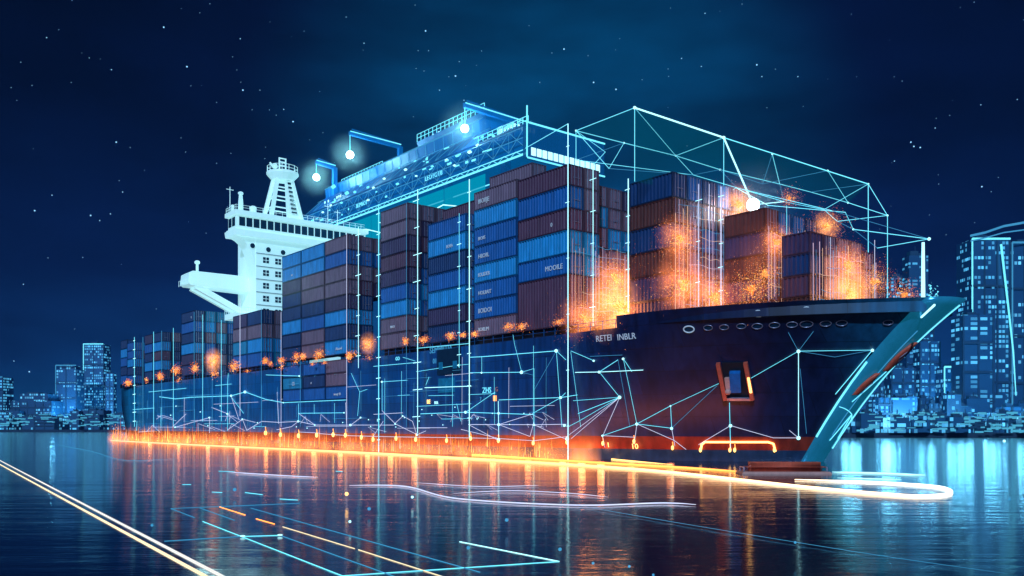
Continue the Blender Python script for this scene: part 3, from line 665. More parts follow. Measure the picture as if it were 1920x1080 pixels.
for q in LAMPS: mist(cr, cr_m.inverted() @ q, 5.2)
# luminous screen hanging under the crane
M_SCREEN = emit('teal_screen_glow', (.0, .40, .62), .85, .55)
scn = thing('light_screen', 'glowing teal light screen standing behind the midship containers below the crane', 'screen', frame(90, 33.2, 34))
for a, b2 in ((-30,-16),(-15.7,-2),(-1.7,14),(14.3,32)):
    bm = bmesh.new(); add_box(bm, a, b2, -.05, .05, 0, 19.4); obj('screen_panel', bm, M_SCREEN, scn)
bm = bmesh.new()
for pts in ([(-28,.3,13),(-16,.3,16),(-2,.3,14.5),(10,.3,17)], [(-24,.3,9.5),(-10,.3,12.5),(4,.3,12)], [(4,.3,13),(16,.3,16.5),(30,.3,18.6)]): add_tube(bm, pts, .11, 5)
obj('screen_trace', bm, M_CYANW, scn)
# ---------------------------------------------------------------- light frame over the bow
fr_base = SHIP @ Matrix.Translation((-10, -20, 16))
lf = thing('wireframe_box', 'large cyan wireframe box of light hovering above the bow containers', 'wireframe box', fr_base)
finv = fr_base.inverted()
def fpt(p): return finv @ p
NODE = {}
def W_(px, py, Y): return at(px, py, Y)
YF = lambda px: 96.7 + (px-1190)*.0703     # front top edge recedes across the beam
YB = lambda px: 118 + (px-1080)*.07
fp = {'a': W_(1080,245,YB(1080)), 'b': W_(1190,202,YF(1190)), 'c': W_(1357,258,YF(1357)), 'd': W_(1628,345,YF(1628)), 'e': W_(1448,289,YF(1448)), 'f': W_(1552,320,YF(1552)),
      'g': W_(1170,268,YB(1170)), 'h': W_(1267,292,YB(1267)), 'i': W_(1350,318,YB(1350)), 'j': W_(1462,345,YB(1462)), 'k': W_(1520,360,YB(1520)), 'l': W_(1590,380,YB(1590)), 'm': W_(1664,404,112),
      'n': W_(1600,430,104), 'o': W_(1742,448,84.5), 'p': W_(1190,340,YF(1190)), 'q': W_(1357,368,YF(1357)), 'r': W_(1628,480,YF(1628)), 's': W_(1664,566,104), 't': W_(1412,384,101),
      'u': W_(1300,328,110), 'v': W_(1142,316,110), 'w': W_(1080,300,YB(1080)), 'x': W_(1112,310,112), 'y': W_(1470,378,103), 'z': W_(1570,415,112), 'A': W_(1430,345,108), 'B': W_(1645,465,96), 'C': W_(1545,393,110), 'D': W_(1135,285,114),
      'E': W_(1065,232,106.5), 'F': W_(985,278,118), 'G': W_(1560,395,104), 'H': W_(1380,352,102), 'I': W_(1440,385,104), 'J': W_(1585,398,108)}
edges = [('b','c',2.6,2),('c','d',1.5,1),('b','a',1,1),('b','p',1.1,1),('c','t',2.8,2),('c','q',1.1,1),('d','r',1.2,1),('a','w',1,1),('a','g',1.2,1),('g','h',1.2,1),('h','i',1.2,1),('i','j',1,1),('j','k',1,1),('k','l',1,1),
         ('b','h',.9,1),('h','u',.8,1),('h','c',1,1),('a','v',.9,1),('g','v',.8,1),('a','D',.7,1),('D','x',.8,1),('w','g',.6,0),('e','j',.9,1),('e','A',.7,0),('f','l',.9,1),('f','A',.7,0),('d','k',.8,0),('d','C',.7,1),('l','m',1,1),('d','m',1.1,1),
         ('m','s',1.0,1),('m','z',.9,1),('n','o',1.2,1),('n','z',.7,0),('n','B',.7,0),('o','B',1,1),('o','G',.7,0),('i','t',.6,0),('u','i',.7,0),('u','y',1,1),('y','C',1,1),('C','z',.8,1),('t','y',1.2,2),('w','u',.8,1),('v','u',.7,0),('j','y',.7,0),('A','i',.7,0),('E','F',.9,1),
         ('H','I',1,2),('I','J',1,1),('H','G',1,1),('q','H',.8,1),('J','n',.8,1),('y','G',.6,0)]
MS = [M_CYAND, M_CYAN, M_CYANW]
for a, b2, w, mi in edges:
    P = [fpt(fp[a]), fpt(fp[b2])]; bm = bmesh.new()
    add_tube(bm, P, [w*.58*fp[a].y/F_PX, w*.58*fp[b2].y/F_PX]); obj('light_bar', bm, MS[mi], lf)
for k_ in 'abcdefghimoln':
    bm = bmesh.new(); add_ball(bm, fpt(fp[k_]), (3.4 if k_ in 'bco' else 2.0)*fp[k_].y/F_PX, 1); obj('corner_node', bm, M_CYANW, lf)
M_PANEL = emit('faint_glow_pane', (.0, .22, .36), .4, .15)  # faint panes added to give the inside of the box a teal glow
for q in ('abhg', 'bceh', 'gih'): pass
for quad in (('a','b','c','i'), ('c','e','j','i'), ('e','d','l','j'), ('b','p','q','c')):
    bm = bmesh.new(); v = [bm.verts.new(fpt(fp[c])) for c in quad]; f = bm.faces.new(v)
    r = bmesh.ops.extrude_face_region(bm, geom=[f]); bmesh.ops.translate(bm, vec=(0,0,-.05), verts=[x for x in r['geom'] if isinstance(x, bmesh.types.BMVert)])
    obj('glow_pane', bm, M_PANEL, lf)
bm = bmesh.new(); add_ball(bm, fpt(fp['t']), .75, 2); obj('flare_lamp', bm, M_HOT, lf, True); mist(lf, fpt(fp['t']), 6)
# ---------------------------------------------------------------- vertical light poles along the ship
pole_n = 0
def pole(px, y0, y1, label, w=1.2, mat=M_CYAN, u=-.6, t=None, rungs=0, rw=8):
    f = (lambda a, b2: on_u(a, b2, u)) if t is None else (lambda a, b2: on_t(a, b2, t))
    p1 = f(px, y1); p0 = f(px, y0); p0.x, p0.y = p1.x, p1.y
    d = (p1-CAML).length/F_PX
    e = thing('light_pole', label, 'light pole', SHIP @ Matrix.Translation(p1), 'vertical light poles along the ship')
    bm = bmesh.new(); H = p0.z-p1.z; add_tube(bm, [(0,0,0),(0,0,H)], w*d*.45, 6); obj('pole_tube', bm, mat, e)
    for i in range(rungs):
        z = H*(i+.6)/rungs; k = rw*d*R.uniform(.6,1.2)
        bm = bmesh.new(); add_tube(bm, [(k,0,z),(-k*R.uniform(.3,1),0,z+k*.05)], .8*d*.75, 5); obj('rung', bm, M_CYANW, e)
    return e
pole(710, 385, 848, 'bright cyan pole in front of the tallest midship bay, ticked like a ruler', 2.0, M_CYAN, rungs=12)
pole(783, 355, 812, 'white pole with branching ticks between the tall and narrow bays', 1.4, M_CYANW, rungs=9, rw=16)
pole(762, 380, 800, 'thin cyan pole on the forward corner of the tallest midship bay', .8, M_CYAND)
pole(880, 336, 820, 'white cyan pole at the rear edge of the eight tier bay', 1.8, M_CYANW, rungs=8, rw=9)
pole(861, 400, 690, 'thin ticked pole on the narrow bay front', 1.0, M_CYAN, rungs=7, rw=6)
pole(1065, 232, 862, 'tallest bright pole rising at the corner of the bow step bay', 1.9, M_CYANW, rungs=6, rw=6)
pole(650, 436, 800, 'pale pole on the front corner of the triple bay', 1.0, M_PALE)
pole(672, 425, 690, 'bright short pole on the end face of the triple bay', 1.2, M_CYANW, rungs=7, rw=10)
pole(527, 585, 800, 'pale pole at the rear edge of the triple bay', .8, M_PALE)
pole(450, 560, 780, 'white pole on the low bay ahead of the bridge', 1.0, M_PALE)
pole(490, 578, 800, 'thin pole on the front corner of the low bay', .8, M_CYAND)
pole(563, 668, 800, 'thin pole beneath the middle of the triple bay', .8, M_CYAND)
pole(1112, 312, 612, 'white pole on the door faces of the bow step bay', 1.4, M_CYANW, t=-.5, rungs=5, rw=9)
pole(1178, 335, 585, 'bright white pole between the step bay and first bow bay', 2.0, M_CYANW, t=-6.6, rungs=5, rw=7)
pole(1192, 340, 585, 'thin cyan pole beside the bright pole at the first bow bay', .9, M_CYAND, t=-6.8)
pole(1310, 345, 575, 'white pole left of centre on the first bow bay doors', 1.5, M_PALE, t=-13.9, rungs=3)
pole(1330, 345, 575, 'thin white pole right of centre on the first bow bay doors', 1.0, M_PALE, t=-13.9)
pole(1352, 350, 572, 'bright pole at the far edge of the first bow bay', 2.0, M_PALE, t=-14.1, rungs=5, rw=6)
pole(1475, 385, 440, 'short thin pole above the middle bow bay', .9, M_CYAN, t=-20.4)
pole(1557, 445, 568, 'pale pole on the doors of the foremost bow bay', .8, M_PALE, t=-26.4)
pole(1640, 450, 566, 'pale pole at the outer edge of the foremost bow bay', .9, M_PALE, t=-26.4)
for i, (px, y0, y1, nm) in enumerate(((252,632,800,'left ladder edge'),(268,632,800,'right ladder edge'),(288,622,800,'thin line')  ,(303,620,800,'double line'),(325,615,800,'wide line'),(364,585,800,'corner line'),(380,590,790,'inner line'),(398,590,800,'outer line'),(415,600,790,'last line'))):
    bay = 'at the stern bays' if px < 330 else 'at the bay behind the bridge'
    pole(px, y0, y1, f'faint cyan pole, {nm} {bay}', .9, M_CYAN if i % 2 == 0 else M_CYAND, rungs=10 if i == 0 else 0, rw=9)
# ---------------------------------------------------------------- networks hugging the hull
def network(label, edges, nodes, grp='glowing line networks on the hull'):
    c = hug([nodes[0][:2]])[0]; m4 = SHIP @ Matrix.Translation(c)
    e = thing('light_network', label, 'light network', m4, grp)
    for E in edges:
        w, mi = 1.0, 0
        pts = E
        if isinstance(E[0], (int, float)): w, mi, pts = E[0], E[1], E[2]
        P = hug(pts, 16); r = rad_at(P, .44*w); bm = bmesh.new()
        add_tube(bm, [p-c for p in P], r, 5); obj('strand', bm, [M_CYAN, M_PALE, M_CYAND, M_CYANW][mi], e)
    for nd in nodes:
        p = on_hull(nd[0], nd[1], .2)[0]; d = (p-CAML).length/F_PX
        bm = bmesh.new(); add_ball(bm, p-c, (nd[2] if len(nd) > 2 else 2.4)*d*.78, 2); obj('node', bm, M_CYANW, e, True)
network('web of cyan lines and nodes on the dark bow plating', [
    [(1195,794),(1258,760)], (.8,0,[(1258,760),(1348,718)]), [(1258,760),(1260,802)], [(1195,794),(1260,802)], (.8,2,[(1260,802),(1345,722)]), (.9,0,[(1408,708),(1497,657)]), [(1497,657),(1635,655)], (.7,2,[(1497,657),(1565,668),(1635,655)]),
    (1.3,3,[(1497,657),(1497,820)]), (.6,2,[(1500,690),(1512,812)]), (1,1,[(1370,797),(1310,833)]), (1,1,[(1370,797),(1450,820),(1497,820)]), (1.2,0,[(1368,754),(1370,840)]), [(1195,794),(1131,816)], (1,1,[(1131,816),(1192,819)]), (1,1,[(1195,794),(1190,832)]),
    (1,1,[(1260,802),(1266,835)]), (1,1,[(1195,794),(1265,825),(1287,842)]), (1,1,[(1497,820),(1480,806)]), (.6,2,[(1497,657),(1478,622)]), (.6,2,[(1497,657),(1525,620)]), (1.6,0,[(1635,655),(1566,738)]), (.9,0,[(1633,655),(1628,715)]), (.8,1,[(1131,816),(1135,838)])],
    [(1497,657,4.2),(1635,655,3.6),(1370,797,4),(1497,820,4.5),(1260,802,3.6),(1195,794,3.6),(1258,760,2),(1131,816,2.6)])
network('web of cyan lines and nodes on the blue plating below the tall bays', [
    (1.4,0,[(882,670),(905,669),(1045,658)]), (.8,0,[(905,668),(905,700)]), (1.2,0,[(882,699),(980,698)]), (.8,0,[(980,698),(1003,691),(1003,833)]), (.8,2,[(980,698),(1003,704)]), (.8,2,[(1045,658),(1004,730)]), [(1045,658),(1055,800)], [(1045,658),(1063,675)],
    (.7,0,[(962,628),(980,698)]), (1.2,0,[(937,750),(1053,745),(1084,740)]), [(1053,745),(1062,736)], [(1053,745),(1000,775)], (1.3,0,[(790,776),(875,773),(935,775),(1002,777)]), (1.2,1,[(880,796),(937,796),(1002,796),(1063,795)]), (1.2,3,[(936,752),(937,826)]),
    (1,1,[(937,796),(1000,776)]), (1,1,[(937,796),(995,818)]), (1,1,[(995,818),(1003,790)]), (1,1,[(1003,796),(1060,822)]), (1,1,[(880,796),(935,825)]), (1,1,[(866,805),(937,822),(1002,826),(1065,818)]), (1,0,[(875,773),(930,735)]), (.8,0,[(880,740),(930,738)]),
    (1.2,0,[(1163,744),(1085,775)]), (.9,1,[(1163,744),(1068,815)]), (.9,1,[(1163,744),(1072,822)]), (1,1,[(1163,744),(1132,815)]), (.9,0,[(1163,744),(1085,790),(1066,800)]), (.8,0,[(1076,751),(1163,744)]), [(1072,658),(1115,676)], (1.2,0,[(1125,697),(1160,674)]), (1.2,3,[(1080,698),(1125,697),(1207,693)]),
    [(1125,697),(1163,744)], (.8,0,[(1170,672),(1195,794)]), [(1170,672),(1186,696)], (.7,2,[(1160,674),(1182,800)]), (.7,0,[(1072,660),(1090,800)]), (.8,2,[(1108,668),(1168,665)]), (1.2,0,[(782,653),(880,644)]), (.8,0,[(782,697),(860,685),(880,683)]), (1.3,3,[(798,727),(885,724)]), (.8,0,[(805,742),(852,741)]), (.8,0,[(782,762),(885,757)]), (.9,0,[(800,722),(806,707)]),
    (.7,0,[(850,700),(850,800)]), (.8,0,[(858,757),(866,790)])],
    [(1045,658,4.2),(980,698,4.2),(1053,745,3.4),(1163,744,4.2),(1125,697,3.2),(1170,672,3),(1115,676,2.6),(937,775,3),(937,796,3.4),(1003,796,2.6),(1060,797,3.4),(875,773,3.4),(1065,822,4.4),(937,824,3.6),(905,699,2.2),(862,685,2.6)])
network('web of pale lines and nodes on the plating under the triple bay', [
    (1,0,[(702,687),(780,680)]), (.9,0,[(717,716),(765,713)]), (.8,0,[(718,716),(718,770)]), (.8,0,[(757,670),(780,677)]), (.9,1,[(702,777),(757,774)]), (1,1,[(718,770),(743,795),(784,815)]), (1,1,[(743,793),(757,780),(775,790),(783,815)]), (1.1,1,[(600,813),(660,817),(740,819),(880,821),(937,822)]), (1,1,[(660,797),(740,797)]),
    (1,1,[(464,807),(492,790),(524,792),(561,790),(592,797),(659,797),(678,783)]), (1,0,[(561,775),(647,774)]), (.8,1,[(521,735),(524,795)]), (.8,0,[(561,705),(561,792)]), (.9,1,[(561,775),(592,797)]), (.9,1,[(520,806),(548,800),(561,790)]), (.8,0,[(660,700),(676,735),(690,730)]), (.8,0,[(676,735),(672,780)]), (.8,1,[(647,700),(652,810)]), (.9,1,[(700,820),(720,790)]), (1,0,[(500,703),(560,705)]),
    (1,1,[(784,802),(840,802)]), (1,1,[(784,815),(800,808)]), (.9,1,[(562,810),(600,812)])],
    [(718,716,2.4),(743,795,2),(784,815,2.6),(659,797,2.8),(561,790,2.4),(592,797,1.8),(678,783,2),(757,780,2),(647,774,1.6),(561,705,2)])
network('web of pale lines and nodes on the teal stern plating', [
    (1.2,0,[(300,744),(330,748),(360,745),(435,742),(461,735),(500,749),(533,755),(600,752),(650,750)]), (.9,1,[(330,801),(394,783)]), (.9,1,[(394,783),(394,812)]), (.9,1,[(398,764),(428,776)]), (.8,0,[(428,700),(428,808)]), (.9,1,[(456,786),(480,792)]), (.8,1,[(435,744),(449,786)]), (.8,0,[(436,746),(458,775)]), (.9,1,[(428,806),(456,786),(464,807)]), (.8,1,[(325,800),(350,776)]), (.8,0,[(405,723),(435,720)]), (.8,0,[(280,735),(350,728)]), (.8,1,[(260,810),(290,808)]), (.8,0,[(250,768),(290,765)])],
    [(435,742,2.4),(461,735,3.2),(394,783,1.8),(428,776,2.2),(456,786,1.8),(330,801,1.8),(533,755,1.6)])
RL = random.Random(23); fine = []
for i in range(26):
    px = 250+i*31+RL.uniform(-9,9); top = 735-.115*(px-240)+RL.uniform(-4,60); bot = RL.uniform(770,812)
    fine.append((.6, RL.choice((0,2,2,1)), [(px, top), (px+RL.uniform(-1,1), bot)]))
for i in range(34):
    x = RL.uniform(255,1000); top = 738-.115*(x-240); y = RL.uniform(top+12, 808); k = (800-y)/(x+379)
    ln_ = RL.uniform(18,85); fine.append((.6, RL.choice((0,2,1,2)), [(x,y),(x+ln_, y-k*ln_*1.0+RL.uniform(-1,1))]))
for i in range(20):
    x = RL.uniform(270,1050); y = RL.uniform(785,812); fine.append((.6, 1, [(x,y),(x+RL.uniform(-14,14), y-RL.uniform(6,16)),(x+RL.uniform(10,34), y+RL.uniform(-4,4))]))
network('fine lattice of faint hair-thin light lines covering the whole hull side', fine, [(RL.uniform(280,1040), RL.uniform(760,805), 1.3) for _ in range(26)])
# fine warm grids of light standing before the bow container doors
def grid_thing(t, u0, u1, z0, z1, label):
    g = thing('light_grid', label, 'light grid', frame(t, u0, z0), 'light grids before the bow containers')
    W_g = u1-u0; H_g = z1-z0; n = int(W_g/.62)
    mats = [emit_w, emit_p, M_CYAND]
    for i in range(n+1):
        u = W_g*i/n+RL.uniform(-.12,.12); a = RL.uniform(0,.25)*H_g; b2 = H_g*RL.uniform(.8,1)
        bm = bmesh.new(); add_tube(bm, [(0,-u,a),(0,-u,b2)], RL.choice((.018,.026,.04)), 4); obj('grid_upright', bm, RL.choice(mats), g)
    for i in range(int(H_g/1.1)):
        z = i*1.1+RL.uniform(0,.8); bm = bmesh.new(); a = RL.uniform(0,.4)*W_g; b2 = W_g*RL.uniform(.6,1); add_tube(bm, [(-.02,-(a+(b2-a)*q/8), z+.12*math.sin(q*1.3+i)) for q in range(9)], .022, 4); obj('grid_crossline', bm, RL.choice(mats), g)
emit_w = emit('warm_grid_light', (1,.62,.45), .85); emit_p = emit('pink_grid_light', (.85,.62,.85), .8)
grid_thing(-13.75, 3.3, 16.0, ZW+.6, 29.5, 'fine warm light grid before the doors of the first bow bay'); grid_thing(-20.3, 10.9, 20.5, ZW+.6, 26.5, 'fine warm light grid before the doors of the middle bow bay')
grid_thing(-26.2, 10.1, 22.6, ZW+.6, 23.5, 'fine pink light grid before the foremost doors'); grid_thing(-.35, .3, 12.5, Z0+.3, 27, 'fine light grid before the doors of the step bay')
# ---------------------------------------------------------------- flames (embers) and deck-edge bursts
def burst(bm, c, r, n, size, sq=(1,1,.8), lay=(.2,.45,.25,.1)):
    c = Vector(c)
    for _ in range(n):
        p = Vector((R.gauss(0,.45)*sq[0], R.gauss(0,.45)*sq[1], R.gauss(0,.42)*sq[2]))*r
        add_tet(bm, c+p, size*R.uniform(.5,1.4)*(1.25-.5*min(1, p.length/r)))
def burst_obj(name, c_local, r, n, size, label, cat='flame', group=None, sq=(1,1,.8), kind=None, weights=(.2,.45,.25,.1)):
    bm = bmesh.new(); bmesh.ops.create_icosphere(bm, subdivisions=4 if r > 2.5 else 3, radius=1)
    ph = [Vector((R.gauss(0,1), R.gauss(0,1), R.gauss(0,1))).normalized() for _ in range(9)]
    for v in bm.verts:
        d = v.co.normalized(); lobe = max(.35, max(d.dot(q) for q in ph)**3)
        k_ = r*.20*lobe*(.55+.75*R.random()**2)*(1.25 if d.z > 0 else .8)
        v.co = Vector((d.x*sq[0], d.y*sq[1], d.z*sq[2]))*k_
    me = mesh_of('flame_core', bm)
    for m in M_EMB: me.materials.append(m)
    for p in me.polygons: p.material_index = R.choices(range(4), (.42,.40,.10,.08))[0]
    o = bpy.data.objects.new(name, me); COL.objects.link(o); o.matrix_world = SHIP @ Matrix.Translation(c_local)
    tag(o, label, cat, group)
    bm = bmesh.new(); burst(bm, (0,0,0), r, n, size, sq); me = mesh_of('sparks', bm)
    for m in M_EMB: me.materials.append(m)
    for i in range(0, len(me.polygons), 4):
        d = me.polygons[i].center.length/r
        ws = (weights[0]+.3*d, weights[1], weights[2]*max(.05, 1.5-2.2*d), weights[3])
        k_ = R.choices(range(4), ws)[0]
        for j in range(4): me.polygons[i+j].material_index = k_
    q = bpy.data.objects.new('sparks', me); COL.objects.link(q); q.parent = o; q['kind'] = 'stuff'
    return o
def glow_mat(name, col, dens, nscale=.35):
    m, t, N, L = nt(name); o = N.new('ShaderNodeOutputMaterial'); e = N.new('ShaderNodeEmission'); e.inputs[0].default_value = (*col, 1)
    tc = N.new('ShaderNodeTexCoord'); ln = N.new('ShaderNodeVectorMath'); ln.operation = 'LENGTH'; L.new(tc.outputs['Object'], ln.inputs[0])
    mr = N.new('ShaderNodeMapRange'); mr.interpolation_type = 'SMOOTHSTEP'; mr.inputs[1].default_value = 0; mr.inputs[2].default_value = 1; mr.inputs[3].default_value = 1; mr.inputs[4].default_value = 0; L.new(ln.outputs[1], mr.inputs[0])
    ns = N.new('ShaderNodeTexNoise'); ns.inputs['Scale'].default_value = 2.6; ns.inputs['Detail'].default_value = 5; ns.inputs['Roughness'].default_value = .7; L.new(tc.outputs['Object'], ns.inputs[0])
    m2 = N.new('ShaderNodeMapRange'); m2.inputs[1].default_value = .38; m2.inputs[2].default_value = .68; L.new(ns.outputs[0], m2.inputs[0])
    mu = N.new('ShaderNodeMath'); mu.operation = 'MULTIPLY'; L.new(mr.outputs[0], mu.inputs[0]); L.new(m2.outputs[0], mu.inputs[1])
    pw = N.new('ShaderNodeMath'); pw.operation = 'MULTIPLY'; pw.inputs[1].default_value = dens; L.new(mu.outputs[0], pw.inputs[0]); L.new(pw.outputs[0], e.inputs[1])
    L.new(e.outputs[0], o.inputs['Volume']); m.cycles.emission_sampling = 'NONE'
    return m
M_FIRE = glow_mat('fire_glow', (1, .34, .08), 1.35); M_FIRE2 = glow_mat('fire_glow_dim', (1, .25, .08), .8)
M_FIRE3 = glow_mat('fire_haze_glow', (1, .25, .10), .085)
BOW = [  # px, py, t-plane, radius, n, size, glow, words
    (1275,448,-14.3,2.6,420,.10,1,'gold flame burst high on the first bow bay doors'), (1280,535,-14.3,3.4,500,.11,1,'broad orange flame in the middle of the first bow bay'),
    (1155,525,-3.0,3.2,520,.11,1,'orange flame against the door ends of the step bay'), (1165,580,-6.2,4.2,700,.12,2,'brightest low flame bank at the bow step'),
    (1100,598,-1.5,3.2,500,.11,1,'ragged orange flame at the foot of the step bay'), (1230,500,-8.0,3.0,300,.10,0,'dim flame on the side of the first bow bay'),
    (1455,455,-20.9,2.1,320,.09,1,'gold flame burst on the middle bow bay corner'), (1436,515,-20.6,2.4,260,.09,0,'small dim flame on the middle bow bay side'),
    (1550,424,-24.5,1.7,300,.09,2,'round bright flame ball above the foremost bow bay'), (1590,500,-26.8,2.6,420,.09,1,'orange flame in the middle of the foremost doors'),
    (1592,552,-26.8,3.0,520,.10,2,'bright flame at the foot of the foremost doors'), (1385,385,-14.2,2.4,360,.10,2,'flame beside the white flare on the middle bay top'),
    (1480,372,-20.5,1.1,120,.09,0,'tiny flame flying above the middle bow bay'), (1695,556,-29.0,2.2,300,.09,0,'low flame spreading toward the bow tip'),
    (1340,560,-14.4,3.2,420,.11,1,'orange flame behind the bulwark below the first bay'), (1410,545,-20.6,3.4,420,.10,0,'red flame behind the bulwark below the middle bay'), (1640,530,-27.2,2.4,320,.09,0,'pink flame at the outer edge of the foremost bay')]
FL = []
for i, (px, py, t, r, n, s, g, lab) in enumerate(BOW):
    p = on_t(px, py, t); r *= 1.0
    o = burst_obj('flame', p, r*1.2, int(n*5), s*.48, lab, 'flame', 'flames on the bow containers', (.55, 1.15, .85) if i not in (8, 12) else (1,1,1), None, (.2,.4,.3,.2))
    if g:
        bm = bmesh.new(); add_ball(bm, (0,0,0), 1, 2); q = obj('flame_glow', bm, M_FIRE if g == 2 else M_FIRE2, o); q.scale = (r*.75, r*1.5, r*1.2)
        FL.append((SHIP @ (p+Vector((-1.2,.8,0))), g))
for (px, py, t, rr, dd) in ((1300,520,-15,(3.5,7,7),0),(1165,560,-4.5,(3.5,7,4.5),0),(1440,500,-21,(3.5,6,6),0),(1600,530,-27,(3.5,7,4.5),0)):
    bm = bmesh.new(); add_ball(bm, (0,0,0), 1, 2); q = obj('fire_haze', bm, M_FIRE3); q.matrix_world = SHIP @ Matrix.Translation(on_t(px, py, t)) @ Matrix.Diagonal((*rr, 1)); tag(q, 'thin glowing orange fire haze hanging before the bow containers', 'fire haze', None, 'stuff')
EDGE = [(240,718,3.0,'last deck edge flame at the stern'),(300,706,3.0,'second deck edge flame from the stern'),(330,694,3.2,'flame under the second bay from the stern'),(400,676,4.0,'large pink flame behind the bridge bay'),(365,690,2.6,'small flame behind the bridge bay'),(440,686,3.4,'flame at the deck edge below the bridge'),(497,677,1.8,'flame before the low bay'),(527,676,1.9,'flame at the rear of the triple bay'),
        (556,668,1.7,'first of the paired flames under the triple bay'),(568,668,1.7,'second of the paired flames under the triple bay'),(598,664,2.2,'flame under the middle of the triple bay'),(655,668,2.2,'tall column flame at the triple bay front'),(690,645,3.0,'round golden flame between the triple and tallest bays'),(760,640,1.6,'flame under the tallest bay corner'),(794,637,1.6,'bush shaped flame before the narrow bay'),(845,630,1.9,'flame cluster under the narrow bay'),(868,628,1.3,'low flame beside the narrow bay cluster'),(890,626,1.5,'round flame at the white pole'),
        (954,613,1.6,'flame left of the stack gap in the tall bay'),(979,612,1.6,'flame right of the stack gap in the tall bay'),(1048,604,1.6,'flame at the corner of the bow step bay')]
for i, (px, py, r, lab) in enumerate(EDGE):
    p = on_u(px, py, -.9); far = (p-CAML).length/110
    r *= R.uniform(.5,.72); o = burst_obj('flame', p, r, int(150+90*r), .07*far, lab, 'flame', 'flames along the deck edge', (R.uniform(.8,1.7),.4,R.uniform(.5,.85)))
    if px in (690, 400):
        r *= 1.5
        bm = bmesh.new(); add_ball(bm, (0,0,0), 1, 2); q = obj('flame_glow', bm, M_FIRE, o); q.scale = (r*.9, r*.6, r*.9)
RE = random.Random(5)
for i in range(18):
    px = RE.uniform(245, 700); p = on_u(px, 718-.122*(px-240)+RE.uniform(-4,9), -.8); far = (p-CAML).length/110
    burst_obj('flame', p, RE.uniform(.5,1.0)*far**.5, 60, .06*far, 'small irregular cluster of orange specks at the deck edge between the larger flames', 'flame', 'small ember specks along the deck edge', (RE.uniform(.8,2.4),.4,RE.uniform(.5,1.1)))
# waterline fire band: spikes along the side + luminous fire mist
bm = bmesh.new(); bms = []
for i in range(520):
    t = 2+190*R.random()**1.25; dist = 105+.777*t; k = dist/130
    h = (.5+abs(R.gauss(0,1.1)))*k*(1 if R.random() < .93 else 1.4); u = -.5-abs(R.gauss(0,.8)); w = .05*k*R.uniform(.6,1.5)
    z0 = .05+R.random()**2*1.4
    v = [bm.verts.new((t+w, -u, z0)), bm.verts.new((t-w, -u, z0)), bm.verts.new((t, -u+w, z0)), bm.verts.new((t+R.uniform(-.1,.1), -u, z0+h))]
    for f in ((0,1,3),(1,2,3),(2,0,3)): bm.faces.new([v[j] for j in f])
for i in range(3400):
    t = -1+193*R.random()**1.35; k = (105+.777*t)/120
    add_tet(bm, (t, .5+abs(R.gauss(0,1.0)), .15+abs(R.gauss(0,.75))*k), .055*k*R.uniform(.5,1.3))
me = mesh_of('waterline_fire', bm)
for m in M_EMB: me.materials.append(m)
for p in me.polygons: p.material_index = R.choices(range(4), (.3,.42,.18,.1))[0] if p.index % 3 == 0 else me.polygons[p.index-1].material_index
o = bpy.data.objects.new('waterline_fire', me); COL.objects.link(o); o.matrix_world = SHIP
tag(o, 'orange sparks and fire licking along the ship waterline', 'fire', None, 'stuff')
def fire_mist():
    m, t, N, L = nt('waterline_fire_mist'); o = N.new('ShaderNodeOutputMaterial'); e = N.new('ShaderNodeEmission'); e.inputs[0].default_value = (1, .27, .06, 1)
    tc = N.new('ShaderNodeTexCoord'); sp = N.new('ShaderNodeSeparateXYZ'); L.new(tc.outputs['Object'], sp.inputs[0])
    mr = N.new('ShaderNodeMapRange'); mr.inputs[1].default_value = 0; mr.inputs[2].default_value = 4.6; mr.inputs[3].default_value = 1; mr.inputs[4].default_value = 0; L.new(sp.outputs[2], mr.inputs[0])
    p = N.new('ShaderNodeMath'); p.operation = 'POWER'; p.inputs[1].default_value = 3; L.new(mr.outputs[0], p.inputs[0])
    mp = N.new('ShaderNodeMapping'); mp.inputs['Scale'].default_value = (.35,.5,.12); L.new(tc.outputs['Object'], mp.inputs[0])
    ns = N.new('ShaderNodeTexNoise'); ns.inputs['Scale'].default_value = 1; ns.inputs['Detail'].default_value = 4; L.new(mp.outputs[0], ns.inputs[0])
    m2 = N.new('ShaderNodeMapRange'); m2.inputs[1].default_value = .38; m2.inputs[2].default_value = .7; L.new(ns.outputs[0], m2.inputs[0])
    # hotter near the bow step
    m3 = N.new('ShaderNodeMapRange'); m3.inputs[1].default_value = -12; m3.inputs[2].default_value = 30; m3.inputs[3].default_value = 1.5; m3.inputs[4].default_value = .6; L.new(sp.outputs[0], m3.inputs[0])
    a = N.new('ShaderNodeMath'); a.operation = 'MULTIPLY'; L.new(p.outputs[0], a.inputs[0]); L.new(m2.outputs[0], a.inputs[1])
    b2 = N.new('ShaderNodeMath'); b2.operation = 'MULTIPLY'; L.new(a.outputs[0], b2.inputs[0]); L.new(m3.outputs[0], b2.inputs[1])
    s = N.new('ShaderNodeMath'); s.operation = 'MULTIPLY'; s.inputs[1].default_value = .85; L.new(b2.outputs[0], s.inputs[0]); L.new(s.outputs[0], e.inputs[1])
    L.new(e.outputs[0], o.inputs['Volume']); m.cycles.emission_sampling = 'NONE'; return m
bm = bmesh.new(); add_box(bm, -6, 190, .3, 3.2, .02, 4.6)
o = obj('fire_mist', bm, fire_mist()); o.matrix_world = SHIP; tag(o, 'glowing orange fire mist drifting at the ship waterline', 'fire', None, 'stuff')
